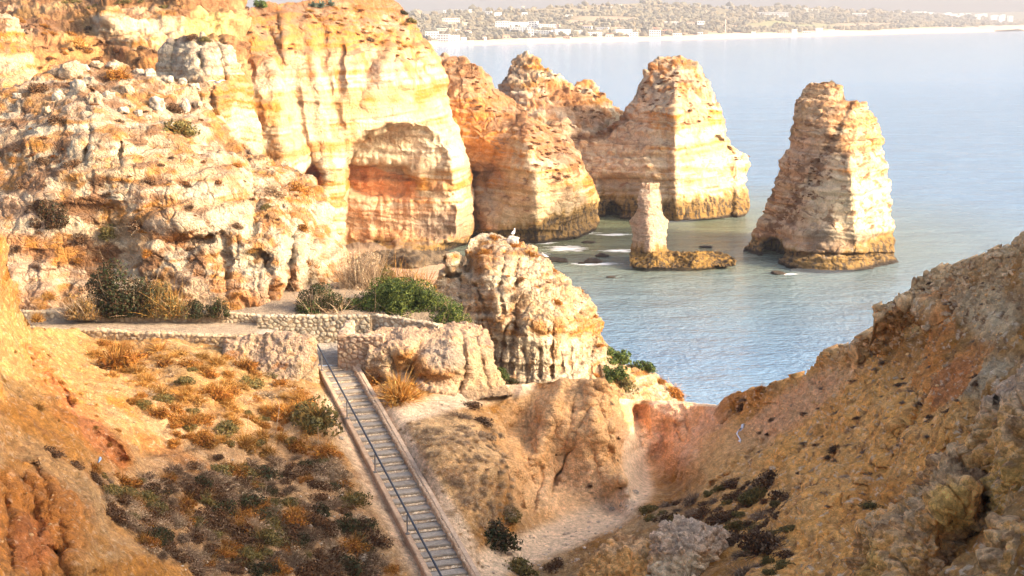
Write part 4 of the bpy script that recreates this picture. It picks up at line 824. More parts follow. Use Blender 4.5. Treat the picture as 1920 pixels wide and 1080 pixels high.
for k in range(NST):
    s0 = k * TREAD; z0 = slope * s0        # height of tread k above the nosing line at s: tread flat
    zt = lambda s, h, s0=s0: slope * s - slope * s0 + h     # converts absolute height (relative to step top) to nosing-relative
    def W(s, off, h, s0=s0): return S(s, off, slope * (s - s0) + h)
    g = rr.uniform(.9, 1.08)
    j = rr.uniform(-.012, .012)
    boxmesh('step', [W(s0 - .02, -HALF, -.10), W(s0 + TREAD * .78, -HALF, -.10), W(s0 + TREAD * .78, HALF, -.10), W(s0 - .02, HALF, -.10),
                     W(s0 - .02, -HALF, j), W(s0 + TREAD * .78, -HALF, j), W(s0 + TREAD * .78, HALF, j), W(s0 - .02, HALF, j)], M_tread, (.27 * g, .235 * g, .19 * g), stair, .02)
    # rubble riser below the tread's front edge, a little in front of it
    n_u = 44; u = np.linspace(-HALF, HALF, n_u); pr = [(TREAD * .70, -.12), (TREAD * .78, -.135), (TREAD * .86, -.145), (TREAD * .92, -.158), (TREAD * .985, -.171 - .0)]
    vv = np.array([W(s0 + a, uu, b) for a, b in pr for uu in u]) + SO
    f1, f2, idv = worley(vv, .16, k); vv[:, 2] += .035 * sst(0, .3, f2 - f1) * idv + .01
    cc = mixc(np.tile([.30, .20, .12], (len(vv), 1)), np.array([.66, .54, .38]), sst(.02, .2, f2 - f1) * (.4 + idv))
    link_mesh('riser', vv - SO, gridfaces(len(pr), n_u)[:, ::-1], M_wall, cc, True, stair)
EndS = NST * TREAD
def bar(name, s0, s1, o0, o1, zb, ztp, col, mat=None, parent=stair, bev=.03, **kw):
    return boxmesh(name, [S(s0, o0, zb), S(s1, o0, zb), S(s1, o1, zb), S(s0, o1, zb), S(s0, o0, ztp), S(s1, o0, ztp), S(s1, o1, ztp), S(s0, o1, ztp)], mat or M_kerb, col, parent, bev)
bar('side_kerb', .2, EndS, -HALF - .27, -HALF - .01, -1.4, .14, (.42, .29, .19))
bar('side_kerb', 1.0, EndS, HALF + .13, HALF + .38, -1.4, .34, (.44, .32, .22))
# stone inner cheek of the right kerb
nU, nVv = 460, 12
vv = np.array([S(s, HALF + .02 + .0 * h, -.35 + .66 * h) for h in np.linspace(0, 1, nVv) for s in np.linspace(.6, EndS, nU)] + [S(s, HALF + .15, .31) for s in np.linspace(.6, EndS, nU)]) + SO
f1, f2, idv = worley(vv, .24, 9); e = sst(.02, .22, f2 - f1); vv[:, 0] -= .05 * e * (.5 + idv)
link_mesh('stone_cheek', vv - SO, gridfaces(nVv + 1, nU), M_wall, mixc(np.tile([.42, .26, .15], (len(vv), 1)), np.array([.60, .45, .30]), e * (.5 + .6 * idv)), True, stair)
# handrail
def tube(name, pts, r, mat, parent=None, seg=10, col=None):
    cu = bpy.data.curves.new(name, 'CURVE'); cu.dimensions = '3D'; sp_ = cu.splines.new('POLY'); sp_.points.add(len(pts) - 1)
    for p_, q in zip(sp_.points, pts): p_.co = (*q, 1)
    cu.bevel_depth = r; cu.bevel_resolution = 3; cu.use_fill_caps = True
    o = bpy.data.objects.new(name, cu); C.objects.link(o)
    me = bpy.data.meshes.new_from_object(o, depsgraph=bpy.context.evaluated_depsgraph_get()); bpy.data.objects.remove(o); bpy.data.curves.remove(cu)
    me.name = name; me.materials.clear(); me.materials.append(mat)
    for p_ in me.polygons: p_.use_smooth = True
    o = bpy.data.objects.new(name, me); C.objects.link(o)
    if parent: o.parent = parent
    return o
M_rail, n_, l_, b_ = newmat('painted_rail'); b_.inputs['Base Color'].default_value = (.02, .026, .036, 1); b_.inputs['Roughness'].default_value = .45
nz_ = nnode(n_, 'ShaderNodeTexNoise', i_Scale=6.0, i_Detail=5.0); rp_ = nnode(n_, 'ShaderNodeMapRange'); rp_.inputs[3].default_value = .3; rp_.inputs[4].default_value = .7; l_.new(nz_.outputs[0], rp_.inputs[0]); l_.new(rp_.outputs[0], b_.inputs['Roughness'])
M_post, n_, l_, b_ = newmat('galvanised_post'); b_.inputs['Base Color'].default_value = (.16, .155, .15, 1); b_.inputs['Roughness'].default_value = .55; b_.inputs['Metallic'].default_value = .3
nz_ = nnode(n_, 'ShaderNodeTexNoise', i_Scale=9.0, i_Detail=5.0); rp_ = nnode(n_, 'ShaderNodeMapRange'); rp_.inputs[3].default_value = .4; rp_.inputs[4].default_value = .8; l_.new(nz_.outputs[0], rp_.inputs[0]); l_.new(rp_.outputs[0], b_.inputs['Roughness'])
ro = -HALF - .12
hr = tube('handrail', [S(-.75, ro, 1.02), S(-.1, ro, 1.12)] + [S(s, ro, 1.12) for s in (3, 8, 14, 20, EndS)], .05, M_rail, stair)
for s in (.85, 6.6, 12.2, 17.8, 23.4):
    p_ = tube('post', [S(s, ro - .04, -.02), S(s, ro - .04, 1.1)], .034, M_post, hr)
    bar('base_plate', s - .08, s + .08, ro - .13, ro + .05, .155, .185, (.15, .14, .13), M_kerb, hr, .004)
# ------------------------------------------------------------ far shore
def colHl(V, N, px, py):
    n1 = fbm(V, (160, 160, 40), 5, 201); n2 = fbm(V, (60, 60, 20), 4, 203)
    c = mixc(np.tile([.13, .12, .06], (len(V), 1)), np.array([.24, .17, .09]), .45 + n1 * 1.3 + n2 * .5)
    for cx, cy, rx, ry, cl in ((1130, 34, 60, 4, (.40, .24, .15)), (1080, 40, 40, 3, (.36, .25, .17)), (1060, 20, 70, 4, (.27, .22, .13)), (1450, 45, 50, 5, (.22, .22, .09)), (1540, 50, 60, 6, (.20, .21, .09)), (1620, 47, 70, 4, (.36, .24, .15)),
                              (1750, 54, 60, 3, (.24, .25, .11)), (1390, 50, 50, 4, (.34, .22, .13)), (960, 47, 60, 3, (.26, .22, .15)), (1180, 50, 50, 4, (.38, .25, .16)), (1330, 63, 90, 3, (.36, .24, .14)), (880, 62, 90, 4, (.33, .25, .16))):
        c = mixc(c, np.array(cl), .8 * sst(1.2, .6, ell(px, py, cx, cy, rx, ry) + .4 * n2))
    bl = np.interp(px, [700, 820, 1300, 1920, 2100], [93, 86, 74.5, 57, 51])
    return mixc(c, np.array([.62, .43, .30]), sst(10.5, 8.5, bl - py + 1.5 * n2))
yb = lambda x: float(np.interp(x, [700, 820, 1300, 1920, 2100], [93, 86, 74.5, 57, 51]))
hill_top = [(700, 30), (780, 27), (850, 24), (930, 21), (1000, 18), (1050, 12), (1110, 9), (1160, 8), (1230, 5), (1280, 9), (1350, 14), (1420, 13), (1500, 14), (1580, 18), (1640, 24), (1700, 26), (1760, 31), (1830, 37), (1920, 42), (2100, 44)]
YB = lambda x: float(Yz(yb(x), .2))
ctrlH = []
for x in range(700, 2101, 100):
    b_ = yb(x); t_ = float(np.interp(x, *np.array(hill_top).T)); Yb = YB(x)
    ctrlH += [(x, b_, Yb), (x, b_ - 8, Yb * 1.06), (x, (b_ + t_) / 2, Yb * 1.22), (x, t_, Yb * 1.5)]
# work at x2 vertical resolution for stability
cH = [(a, b * 8, c) for a, b, c in ctrlH]
_tps0 = tps(cH)
class _H: pass
def far_sheet():
    nu, nv = 460, 110
    xs = np.linspace(690, 2110, nu); V = []; PX = []; PY = []
    for t in np.linspace(0, 1, nv):
        for x in xs: PX.append(x); PY.append(yb(x) * t + (1 - t) * float(np.interp(x, *np.array(hill_top).T)) if t <= 1 else 0)
    PX = np.array(PX); PY = np.array(PY); Y = _tps0(PX, PY * 8); V = P3(PX, PY, Y)
    inland = sst(0, .25, 1 - np.repeat(np.linspace(0, 1, nv), nu))
    V[:, 2] = np.maximum(V[:, 2] + 7 * inland * fbm(V, (200, 200, 80), 4, 207) * sst(0, .1, np.repeat(np.linspace(0, 1, nv), nu)), .1)
    # back side
    L = V[:nu]; rows = []
    for k in range(1, 7):
        q = L.copy(); q[:, 1] += 250 * k; q[:, 2] -= 14 * k * 1.2; rows.append(q)
    Vb = np.concatenate(rows[::-1] + [V]); PX = np.concatenate([PX[:nu]] * 6 + [PX]); PY = np.concatenate([PY[:nu]] * 6 + [PY])
    Vf = Vb.copy(); first = P3(xs, np.array([yb(x) + .0 for x in xs]), np.array([YB(x) for x in xs])); first[:, 2] = -6; first[:, 1] -= 30
    Vb = np.concatenate([Vb, first]); PX = np.r_[PX, xs]; PY = np.r_[PY, [yb(x) for x in xs]]
    F = gridfaces(nv + 7, nu); N = vnormals(Vb, F)
    o = link_mesh('far_hills', Vb, F, mottled('far_ground', 18, .8, 0, .2), colHl(Vb, N, PX, PY), True); tag(o, kind='structure')
    h = _H(); h.V = V; h.px = PX[6 * nu:6 * nu + nu * nv]; h.py = PY[6 * nu:6 * nu + nu * nv]; return h
FH = far_sheet()
def hat(px, py):
    i = int(np.argmin((FH.px - px) ** 2 + (4 * (FH.py - py)) ** 2)); return FH.V[i]
# far second range and the hazy town ridge
def ridge(name, pts, Y, depth, col):
    p = along(pts, 120); V = P3(p[:, 0], p[:, 1], Y + 0 * p[:, 0]); V[:, 2] += 3 * fbm(V, 120, 4, 211)
    rows = [V + [0, -depth, 0] , V + [0, -depth * .4, 0], V, V + [0, depth, 0]]; rows[0][:, 2] = -5; rows[1][:, 2] = V[:, 2] * .7; rows[3][:, 2] = -5
    VV = np.concatenate(rows[::-1]); tag(link_mesh(name, VV, gridfaces(4, 120), bpy.data.materials['far_ground'], np.tile(col, (len(VV), 1)), True), kind='structure')
ridge('far_hills', [(600, 26), (700, 22), (800, 20), (850, 18), (900, 19), (960, 22), (1020, 30)], 6500, 900, (.14, .13, .08))
ridge('far_hills', [(1560, 30), (1620, 22), (1700, 21), (1780, 24), (1860, 23), (1960, 22), (2100, 24)], 8200, 900, (.17, .15, .09))

# scattered trees and scrub of the far shore: past counting, one mass
def far_scrub():
    r = np.random.RandomState(5); n = 9500
    xs = r.uniform(700, 2090, n * 2); t = r.rand(n * 2) ** .8
    top = np.interp(xs, *np.array(hill_top).T); bt = np.interp(xs, [700, 820, 1300, 1920, 2100], [93, 86, 74.5, 57, 51]) - 9.5
    py = top + (bt - top) * t; ok = bt > top
    xs, py, top = xs[ok], py[ok], top[ok]
    nn_ = fbm(np.stack([xs / 22, py / 3.2, xs * 0], 1), 1, 4, 8); field = np.zeros(len(xs), bool)
    for cx, cy, rx, ry in ((1130, 34, 62, 4), (1080, 40, 40, 3), (1060, 19, 60, 3), (1450, 45, 50, 4), (1540, 50, 60, 5), (1620, 47, 70, 3), (1750, 54, 60, 3), (1390, 50, 40, 3)): field |= ell(xs, py, cx, cy, rx, ry) < 1
    k = ((nn_ > -.12) | (py < top + 3)) & ~field & (r.rand(len(xs)) < .9); xs, py = xs[k][:n], py[k][:n]
    j = []
    for s0 in range(0, len(xs), 400): j.append(np.argmin((FH.px[None] - xs[s0:s0 + 400, None]) ** 2 + (4 * (FH.py[None] - py[s0:s0 + 400, None])) ** 2, 1))
    P = FH.V[np.concatenate(j)] + np.c_[r.uniform(-6, 6, (len(xs), 2)), np.zeros(len(xs))]
    import bmesh
    bm = bmesh.new(); bmesh.ops.create_icosphere(bm, subdivisions=1, radius=1); iv = np.array([v.co[:] for v in bm.verts]); fc = np.array([[v.index for v in f.verts] for f in bm.faces]); bm.free()
    rad = (2.2 + 4.2 * r.rand(len(P)) ** 2) * (P[:, 1] / 3200) ** .6; topm = (py < np.interp(xs, *np.array(hill_top).T) + 2.5); rad = np.where(topm & (nn_[k][:n] > 0), rad * 1.5, rad)
    V = P[:, None] + iv[None] * rad[:, None, None] * np.stack([1 + .5 * r.rand(len(P)), np.ones(len(P)), .75 + .5 * r.rand(len(P))], 1)[:, None] * (1 + .35 * r.uniform(-1, 1, (len(P), len(iv), 1)))
    V[:, :, 2] += rad[:, None] * .5
    F = (fc[None] + (np.arange(len(P)) * len(iv))[:, None, None]).reshape(-1, 3)
    base = np.array([.11, .10, .07]) * (.7 + .9 * r.rand(len(P), 1)) + np.array([.05, .025, 0]) * r.rand(len(P), 1) ** 2
    tag(link_mesh('far_scrub', V.reshape(-1, 3), F, mottled('far_leaves', 3, .3, 0, .3), np.repeat(base, len(iv), 0), False), 'scrub and pine woods over the far shore', kind='stuff')
far_scrub()

M_white = mottled('far_render', 6, .02, 0, .06); M_glass = mottled('far_window', 6, .02, 0, .1, .3, base=(.12, .13, .15)); M_tile = mottled('far_roof', 3, .05, 0, .15)
def house(x0, x1, yt, y0, label, cat='building', group=None, col=(.80, .76, .68), roof=None, floors=2, dp=None):
    cx = (x0 + x1) / 2; g = hat(cx, y0); Y = g[1]; m_ = Y / FPX; w_ = (x1 - x0) * m_; h_ = (y0 - yt) * m_ * .97; d_ = dp or min(max(w_ * .6, 8), 18)
    b = P3(cx, y0, Y); e = empty('house' if cat == 'house' else 'building', (b[0], b[1] + d_ / 2, b[2]), label, cat, group, rz=R(random.Random(int(x0 * 7)).uniform(-14, 14)))
    z0 = -4
    q = lambda a, b_, c, d, e_, f: [(a, c, e_), (b_, c, e_), (b_, d, e_), (a, d, e_), (a, c, f), (b_, c, f), (b_, d, f), (a, d, f)]
    boxmesh('wall', q(-w_ / 2, w_ / 2, -d_ / 2, d_ / 2, z0, h_), M_white, col, e, 0)
    if roof:
        rc = (.45, .22, .13); o_ = .5; hr_ = min(h_ * .3, 2.5)
        v = [(-w_ / 2 - o_, -d_ / 2 - o_, h_ + .02), (w_ / 2 + o_, -d_ / 2 - o_, h_ + .02), (w_ / 2 + o_, d_ / 2 + o_, h_ + .02), (-w_ / 2 - o_, d_ / 2 + o_, h_ + .02), (-w_ / 2 + d_ * .3, 0, h_ + hr_), (w_ / 2 - d_ * .3, 0, h_ + hr_)]
        me = bpy.data.meshes.new('roof'); me.from_pydata(v, [], [(0, 1, 5, 4), (1, 2, 5), (2, 3, 4, 5), (3, 0, 4), (3, 2, 1, 0)]); a = me.color_attributes.new('Col', 'FLOAT_COLOR', 'POINT'); a.data.foreach_set('color', np.tile([*rc, 1], 6)); me.materials.append(M_tile)
        o = bpy.data.objects.new('roof', me); C.objects.link(o); o.parent = e
    else:
        boxmesh('roof', q(-w_ / 2 - .3, w_ / 2 + .3, -d_ / 2 - .3, d_ / 2 + .3, h_ + .02, h_ + .7), M_white, tuple(c * .95 for c in col), e, 0)
    fl = max(1, floors); fh = h_ / fl; nw = max(2, int(w_ / 4.2))
    if nw * fl > 60: nw = 60 // fl
    for k in range(fl):
        for i in range(nw):
            c_ = -w_ / 2 + (i + .5) * w_ / nw; ww = w_ / nw * .3
            boxmesh('window', q(c_ - ww, c_ + ww, -d_ / 2 - .25, -d_ / 2 + .1, k * fh + fh * .3, k * fh + fh * .78), M_glass, None, e, 0)
    return e
BLD = [  # x0, x1, top, base, floors, colour, roof, label
 (929, 955, 40.5, 57, 4, 0, 0, 'tall white west wing of the big seafront hotel, its left end'), (950, 1000, 42, 53, 3, 0, 0, 'long white upper block of the seafront hotel right of its west wing'), (957, 994, 51, 62, 3, 1, 0, 'shaded lower hotel block with a dark arcade in the middle'),
 (992, 1008, 40.5, 56, 4, 0, 0, 'tall white central hotel tower'), (990, 1001, 56, 70, 3, 0, 0, 'narrow white stair block at the front of the hotel'), (1008, 1042, 46, 58, 4, 1, 0, 'balconied east wing of the hotel'), (1040, 1050, 46, 55, 3, 2, 0, 'small terracotta building at the hotel east end'),
 (1002, 1035, 58, 69, 3, 0, 0, 'low white annex right of the hotel stair block'), (1038, 1068, 56, 68, 3, 0, 0, 'three storey white apartment block right of the hotel annex'), (1068, 1092, 58, 66, 2, 0, 0, 'low white row of houses right of the apartment block'), (1056, 1070, 69, 73, 1, 2, 0, 'flat beach pavilion below the apartment block'),
 (797, 822, 60, 74, 3, 0, 0, 'white waterfront block at the left edge next to the cliff'), (822, 842, 65, 79, 3, 1, 0, 'grey white waterfront block second from the cliff'), (842, 861, 67, 78, 3, 0, 0, 'white twin waterfront block third from the cliff'), (811, 849, 54, 60, 2, 3, 0, 'long cream building above the waterfront blocks'), (849, 861, 56, 61, 2, 0, 0, 'small white building right of the long cream one'),
 (827, 860, 34.5, 45, 2, 3, 0, 'large cream villa on the hillside above the shore'), (866, 884, 43, 47, 1, 3, 0, 'low cream house right of the large cream villa'), (872, 884, 58, 64, 2, 0, 1, 'white house with red roof left of the hotel grounds'), (864, 874, 71, 76, 1, 0, 0, 'small white house behind the beach near the left'),
 (905, 912, 69, 75, 1, 0, 1, 'small red roofed house behind the beach'), (942, 955, 67, 74, 1, 2, 1, 'peach house with red roof below the hotel'), (831, 844, 20, 25, 1, 0, 0, 'white villa on the skyline, leftmost'), (858, 864, 19, 24, 1, 0, 0, 'white villa on the skyline, second from left'), (879, 884, 18, 25, 2, 0, 0, 'narrow white villa on the skyline'),
 (910, 922, 22, 31, 2, 0, 0, 'white villa among trees left of the ridge pines'), (927, 940, 24, 31, 2, 0, 0, 'white house just below the ridge pines'), (978, 988, 24, 30, 1, 0, 0, 'small pale house on the bare hill slope'), (978, 983, 12, 18, 1, 3, 0, 'cream house on the ridge among pines'), (946, 952, 34, 38, 1, 2, 0, 'small peach hut on the slope above the hotel'),
 (1060, 1074, 28, 32, 1, 0, 0, 'low white barn on the open slope'), (1093, 1110, 49, 56, 1, 1, 1, 'grey roofed house right of the hotel grounds'), (1102, 1128, 61, 69, 2, 0, 0, 'white terrace of houses right of the hotel'), (1118, 1142, 52, 58, 2, 1, 0, 'pale house above the white terrace'), (1136, 1150, 65, 71, 1, 0, 1, 'beach restaurant with red roof'),
 (1153, 1184, 56, 64, 2, 0, 0, 'long white villa row in the middle of the shore'), (1180, 1196, 61, 69, 2, 0, 0, 'white villa in front of the long villa row'), (1188, 1196, 56, 60, 1, 3, 1, 'cream villa with terracotta roof'), (1218, 1239, 57, 70, 3, 0, 0, 'broad white apartment building with curved end'), (1222, 1240, 53, 58, 1, 2, 1, 'terracotta roof building behind the broad white apartment'),
 (1243, 1262, 57, 62, 1, 2, 1, 'orange house right of the broad white apartment'), (1262, 1278, 63, 68, 1, 0, 0, 'white beach house right of the orange house'), (1247, 1272, 41, 49, 2, 0, 0, 'long white villa on the slope with side wing'), (1286, 1303, 43, 49, 1, 3, 1, 'cream villa with orange roof on the slope'), (1307, 1320, 40, 50, 2, 0, 0, 'tall white villa on the slope'),
 (1326, 1340, 42, 46, 1, 0, 1, 'small villa right of the tall white slope villa'), (1309, 1318, 61, 66, 1, 0, 0, 'small white hut near the beach below the mast'), (1142, 1152, 13, 16, 1, 0, 0, 'pale farmhouse in the ridge woods'), (1160, 1166, 9, 12, 1, 3, 0, 'cream hut at the ridge top'), (1362, 1372, 12, 18, 2, 0, 0, 'white villa on the ridge right of centre'),
 (1422, 1478, 23, 30, 2, 0, 0, 'long low white resort building on the ridge'), (1503, 1516, 15, 21, 2, 0, 0, 'white ridge villa with tower'), (1518, 1534, 18, 21, 1, 0, 0, 'low white house right of the ridge villa'), (1600, 1625, 25, 31, 1, 0, 0, 'white farm cluster in the trees on the right hill'), (1485, 1494, 56, 62, 2, 0, 0, 'white lifeguard tower building by the right beach'),
 (1466, 1478, 58, 62, 1, 3, 0, 'cream beach hut left of the white tower building'), (1506, 1521, 59, 63, 1, 0, 0, 'low white beach cafe'), (1530, 1542, 53, 60, 2, 1, 0, 'grey domed beach building'), (1410, 1417, 60, 63, 1, 0, 0, 'tiny white beach kiosk, right of the mast')]
CL = [(.86, .83, .77), (.70, .69, .68), (.66, .42, .28), (.80, .68, .50)]
for i, (x0, x1, a, b, fl, c, rf, lab) in enumerate(BLD): house(x0, x1, a, b, lab, 'building', None, CL[c], rf, fl)
# hazy town on the farther ridge, right
r_ = random.Random(3)
town0 = None
for k in range(64):
    px = r_.triangular(1655, 1915, 1730); py = 21 + abs(r_.gauss(0, 1)) * 3.2 + (px - 1700) * .03; w_ = r_.uniform(3.5, 9); h_ = r_.uniform(1.6, 3.6)
    if k == 0: px, py, w_, h_ = 1680, 21, 3, 8
    Y = 7300 - (py - 20) * 60; m_ = Y / FPX; q0 = P3(px, py + h_, Y)
    a, b, d = w_ * m_ / 2, h_ * m_, 14
    o = boxmesh('town_house', [(-a, -d, -30), (a, -d, -30), (a, d, -30), (-a, d, -30), (-a, -d, b), (a, -d, b), (a, d, b), (-a, d, b)], M_white, (.88, .85, .8), None, 0)
    o.location = q0; tag(o, 'white building of the hazy hilltop town at the far right' if k else 'tallest white tower of the hazy hilltop town', 'building', 'white buildings of the far hilltop town')
# mast
g = hat(1360, 62); m_ = g[1] / FPX
tube('radio_mast', [(0, 0, 0), (0, 0, 25 * m_)], .9, mottled('mast_paint', 5, .02, 0, .1, base=(.62, .48, .42)), None).location = (float(P3(1360, 62, g[1])[0]), g[1], g[2] - 1)
tag(bpy.data.objects['radio_mast'], 'thin reddish mast standing on the far shore above the beach', 'mast')
for i, (px, py) in enumerate(((1117, 76), (1163, 74), (1209, 72), (883, 82), (993, 80), (1588, 62))):
    g = P3(px, py, Yz(py, 1.5)); a = 5
    o = boxmesh('beach_hut', [(-a, -4, -2), (a, -4, -2), (a, 4, -2), (-a, 4, -2), (-a * .8, -3, 5), (a * .8, -3, 5), (a * .8, 3, 5), (-a * .8, 3, 5)], M_white, (.75, .68, .5), None, .3)
    o.location = g; tag(o, ['cream hut on the far sand below the white terrace', 'second cream hut along the far sand', 'cream hut on the sand below the broad white apartment', 'pale hut on the sand near the left end', 'dark fronted hut on the sand below the hotel', 'lone pale hut on the right stretch of beach'][i], 'hut', 'huts on the far beach')

# ------------------------------------------------------------ plants
def leafmat(name, trans=.25, rough=.75):
    m, n, l, b = newmat(name)
    at = nnode(n, 'ShaderNodeAttribute', attribute_name='Col'); oi = nnode(n, 'ShaderNodeObjectInfo')
    mr = nnode(n, 'ShaderNodeMapRange'); mr.inputs[3].default_value = .75; mr.inputs[4].default_value = 1.25; l.new(oi.outputs['Random'], mr.inputs[0])
    vm = nnode(n, 'ShaderNodeVectorMath', operation='SCALE'); l.new(at.outputs['Color'], vm.inputs[0]); l.new(mr.outputs[0], vm.inputs['Scale'])
    l.new(vm.outputs[0], b.inputs['Base Color']); b.inputs['Roughness'].default_value = rough; b.inputs['Specular IOR Level'].default_value = .25
    tr = nnode(n, 'ShaderNodeBsdfTranslucent'); l.new(vm.outputs[0], tr.inputs['Color']); mx = nnode(n, 'ShaderNodeMixShader'); mx.inputs[0].default_value = trans
    l.new(b.outputs[0], mx.inputs[1]); l.new(tr.outputs[0], mx.inputs[2]); l.new(mx.outputs[0], n['Material Output'].inputs['Surface'])
    return m
M_leaf = leafmat('foliage'); M_dry = leafmat('dry_growth', .2, .9)
def leafcloud(n, rad, leaf, cols, seed, lumps=14, lump=.42, flat_=.0, fill=.75):
    r = np.random.RandomState(seed)
    u = r.randn(lumps, 3); u /= np.linalg.norm(u, axis=1)[:, None]; u[:, 2] = np.abs(u[:, 2]); lc = u * r.uniform(.35, .78, (lumps, 1)); lc[0] = 0
    lr = lump * r.uniform(.6, 1.2, lumps)
    k = r.randint(0, lumps, n); d = r.randn(n, 3); d /= np.linalg.norm(d, axis=1)[:, None]
    p = lc[k] + d * (lr[k] * r.uniform(fill, 1.05, n))[:, None]; p[:, 2] = np.abs(p[:, 2]) * (1 - flat_); p *= np.array(rad)
    nrm = d + r.randn(n, 3) * .55; nrm /= np.linalg.norm(nrm, axis=1)[:, None]
    t = np.cross(nrm, r.randn(n, 3)); t /= np.linalg.norm(t, axis=1)[:, None] + 1e-9; b = np.cross(nrm, t); s = leaf * r.uniform(.55, 1.35, (n, 1))
    V = np.stack([p - t * s - b * s * .1, p - b * s * .5, p + t * s + b * s * .1, p + b * s * .5], 1).reshape(-1, 3)
    F = np.arange(4 * n).reshape(n, 4); cols = np.array(cols); kk = r.rand(n); lk = r.rand(lumps)[k]
    c = cols[np.clip(((kk * .6 + lk * .4) * len(cols)).astype(int), 0, len(cols) - 1)] * r.uniform(.7, 1.25, (n, 1))
    return V, F, np.repeat(c, 4, 0)
def twigs(n, rad, thick, cols, seed, droop=.2, spread=1.0, seg=4, start=.15):
    r = np.random.RandomState(seed); a = r.uniform(0, 2 * np.pi, n); el = np.abs(r.normal(.9, .38, n)) if spread < 1.5 else r.uniform(.15, 1.3, n)
    L = r.uniform(.6, 1.05, n); d = np.stack([np.cos(a) * np.cos(el), np.sin(a) * np.cos(el), np.sin(el)], 1)
    o = np.stack([r.uniform(-start, start, n), r.uniform(-start, start, n), np.zeros(n)], 1); bend = r.randn(n, 3) * .25; bend[:, 2] -= droop
    side = np.cross(d, r.randn(n, 3)); side /= np.linalg.norm(side, axis=1)[:, None] + 1e-9
    P_ = []; 
    for k in range(seg + 1):
        t = k / seg; c = (o + (d * t + bend * t * t) * L[:, None]) * np.array(rad); wv = side * thick * (1.15 - t)
        P_ += [c - wv, c + wv]
    P_ = np.stack(P_, 1); V = P_.reshape(-1, 3); m = 2 * (seg + 1)
    F = np.concatenate([np.arange(n)[:, None] * m + np.array([2 * k, 2 * k + 1, 2 * k + 3, 2 * k + 2])[None] for k in range(seg)])
    cols = np.array(cols); c = cols[r.randint(0, len(cols), n)] * r.uniform(.7, 1.25, (n, 1))
    V[:, 2] = np.maximum(V[:, 2], -.1)
    return V, F, np.repeat(c, m, 0)
def join(*parts):
    V, F, Cx, o = [], [], [], 0
    for v, f, c in parts: V.append(v); F.append(f + o); Cx.append(c); o += len(v)
    return np.concatenate(V), np.concatenate(F), np.concatenate(Cx)
GRN = [(.035, .06, .012), (.055, .085, .016), (.11, .13, .02), (.025, .045, .012)]; DGR = [(.025, .035, .012), (.04, .045, .015), (.07, .04, .015), (.03, .04, .014)]
OLV = [(.13, .11, .035), (.18, .14, .04), (.09, .08, .03), (.22, .14, .04)]; ORG = [(.34, .13, .018), (.24, .085, .014), (.38, .17, .03), (.16, .06, .015)]
GLD = [(.42, .22, .05), (.33, .16, .03), (.46, .28, .09), (.24, .12, .03)]; GRB = [(.26, .17, .10), (.18, .11, .07), (.32, .23, .14), (.12, .075, .045)]; TNW = [(.45, .32, .19), (.38, .25, .14), (.52, .40, .26)]
DBR = [(.09, .045, .02), (.06, .03, .015), (.13, .06, .022)]
def proto(kind, k):
    s = sum(map(ord, kind)) + k * 17
    if kind == 'green': return join(leafcloud(1700, (1, 1, .85), 0.088, GRN, s), twigs(40, (1, 1, .8), 0.0204, GRB, s))
    if kind == 'dark': return join(leafcloud(1500, (1, 1, .85), 0.088, DGR, s), twigs(120, (1.05, 1.05, .9), 0.0170, DBR, s))
    if kind == 'olive': return join(leafcloud(1200, (1, 1, .8), 0.080, OLV, s, 10, .4), twigs(260, (1, 1, .9), 0.0170, GLD + OLV, s))
    if kind == 'orange': return join(leafcloud(900, (.95, .95, .8), 0.080, ORG, s, 9, .42), twigs(360, (1, 1, .95), 0.0187, ORG + GLD, s))
    if kind == 'gold': return join(leafcloud(500, (.9, .9, .7), 0.080, GLD, s, 8, .4), twigs(520, (1, 1, 1), 0.0187, GLD + ORG[:1], s))
    if kind == 'grey': return join(leafcloud(420, (.9, .9, .6), 0.072, GRB, s, 9, .4), twigs(420, (1, 1, .8), 0.0170, GRB, s, .25, 2))
    if kind == 'brown': return join(leafcloud(800, (.95, .95, .7), 0.080, DBR + GRB[:1], s, 9, .42), twigs(300, (1, 1, .8), 0.0170, DBR + GRB, s, .2, 2))
    if kind == 'tuft': return twigs(260, (1, 1, .8), 0.0221, TNW + GLD[:1], s, .35, 2, start=.35)
    if kind == 'scrub': return join(leafcloud(420, (1, 1, .55), 0.128, [(.20, .07, .02), (.12, .05, .018), (.26, .10, .03)], s, 9, .45), twigs(60, (1, 1, .6), .02, GRB, s))
    if kind == 'pale': return join(leafcloud(500, (1, 1, .7), 0.080, TNW, s, 10, .4), twigs(460, (1, 1, .9), 0.0170, TNW + GRB[:1], s, .2, 2))
PM = {}
NAMES = {'green': 'green_bush', 'dark': 'dark_bush', 'olive': 'olive_shrub', 'orange': 'rusty_shrub', 'gold': 'golden_shrub', 'grey': 'grey_shrub', 'brown': 'brown_shrub', 'tuft': 'grass_tuft', 'scrub': 'cliff_scrub', 'pale': 'dry_shrub'}
rs = random.Random(11)
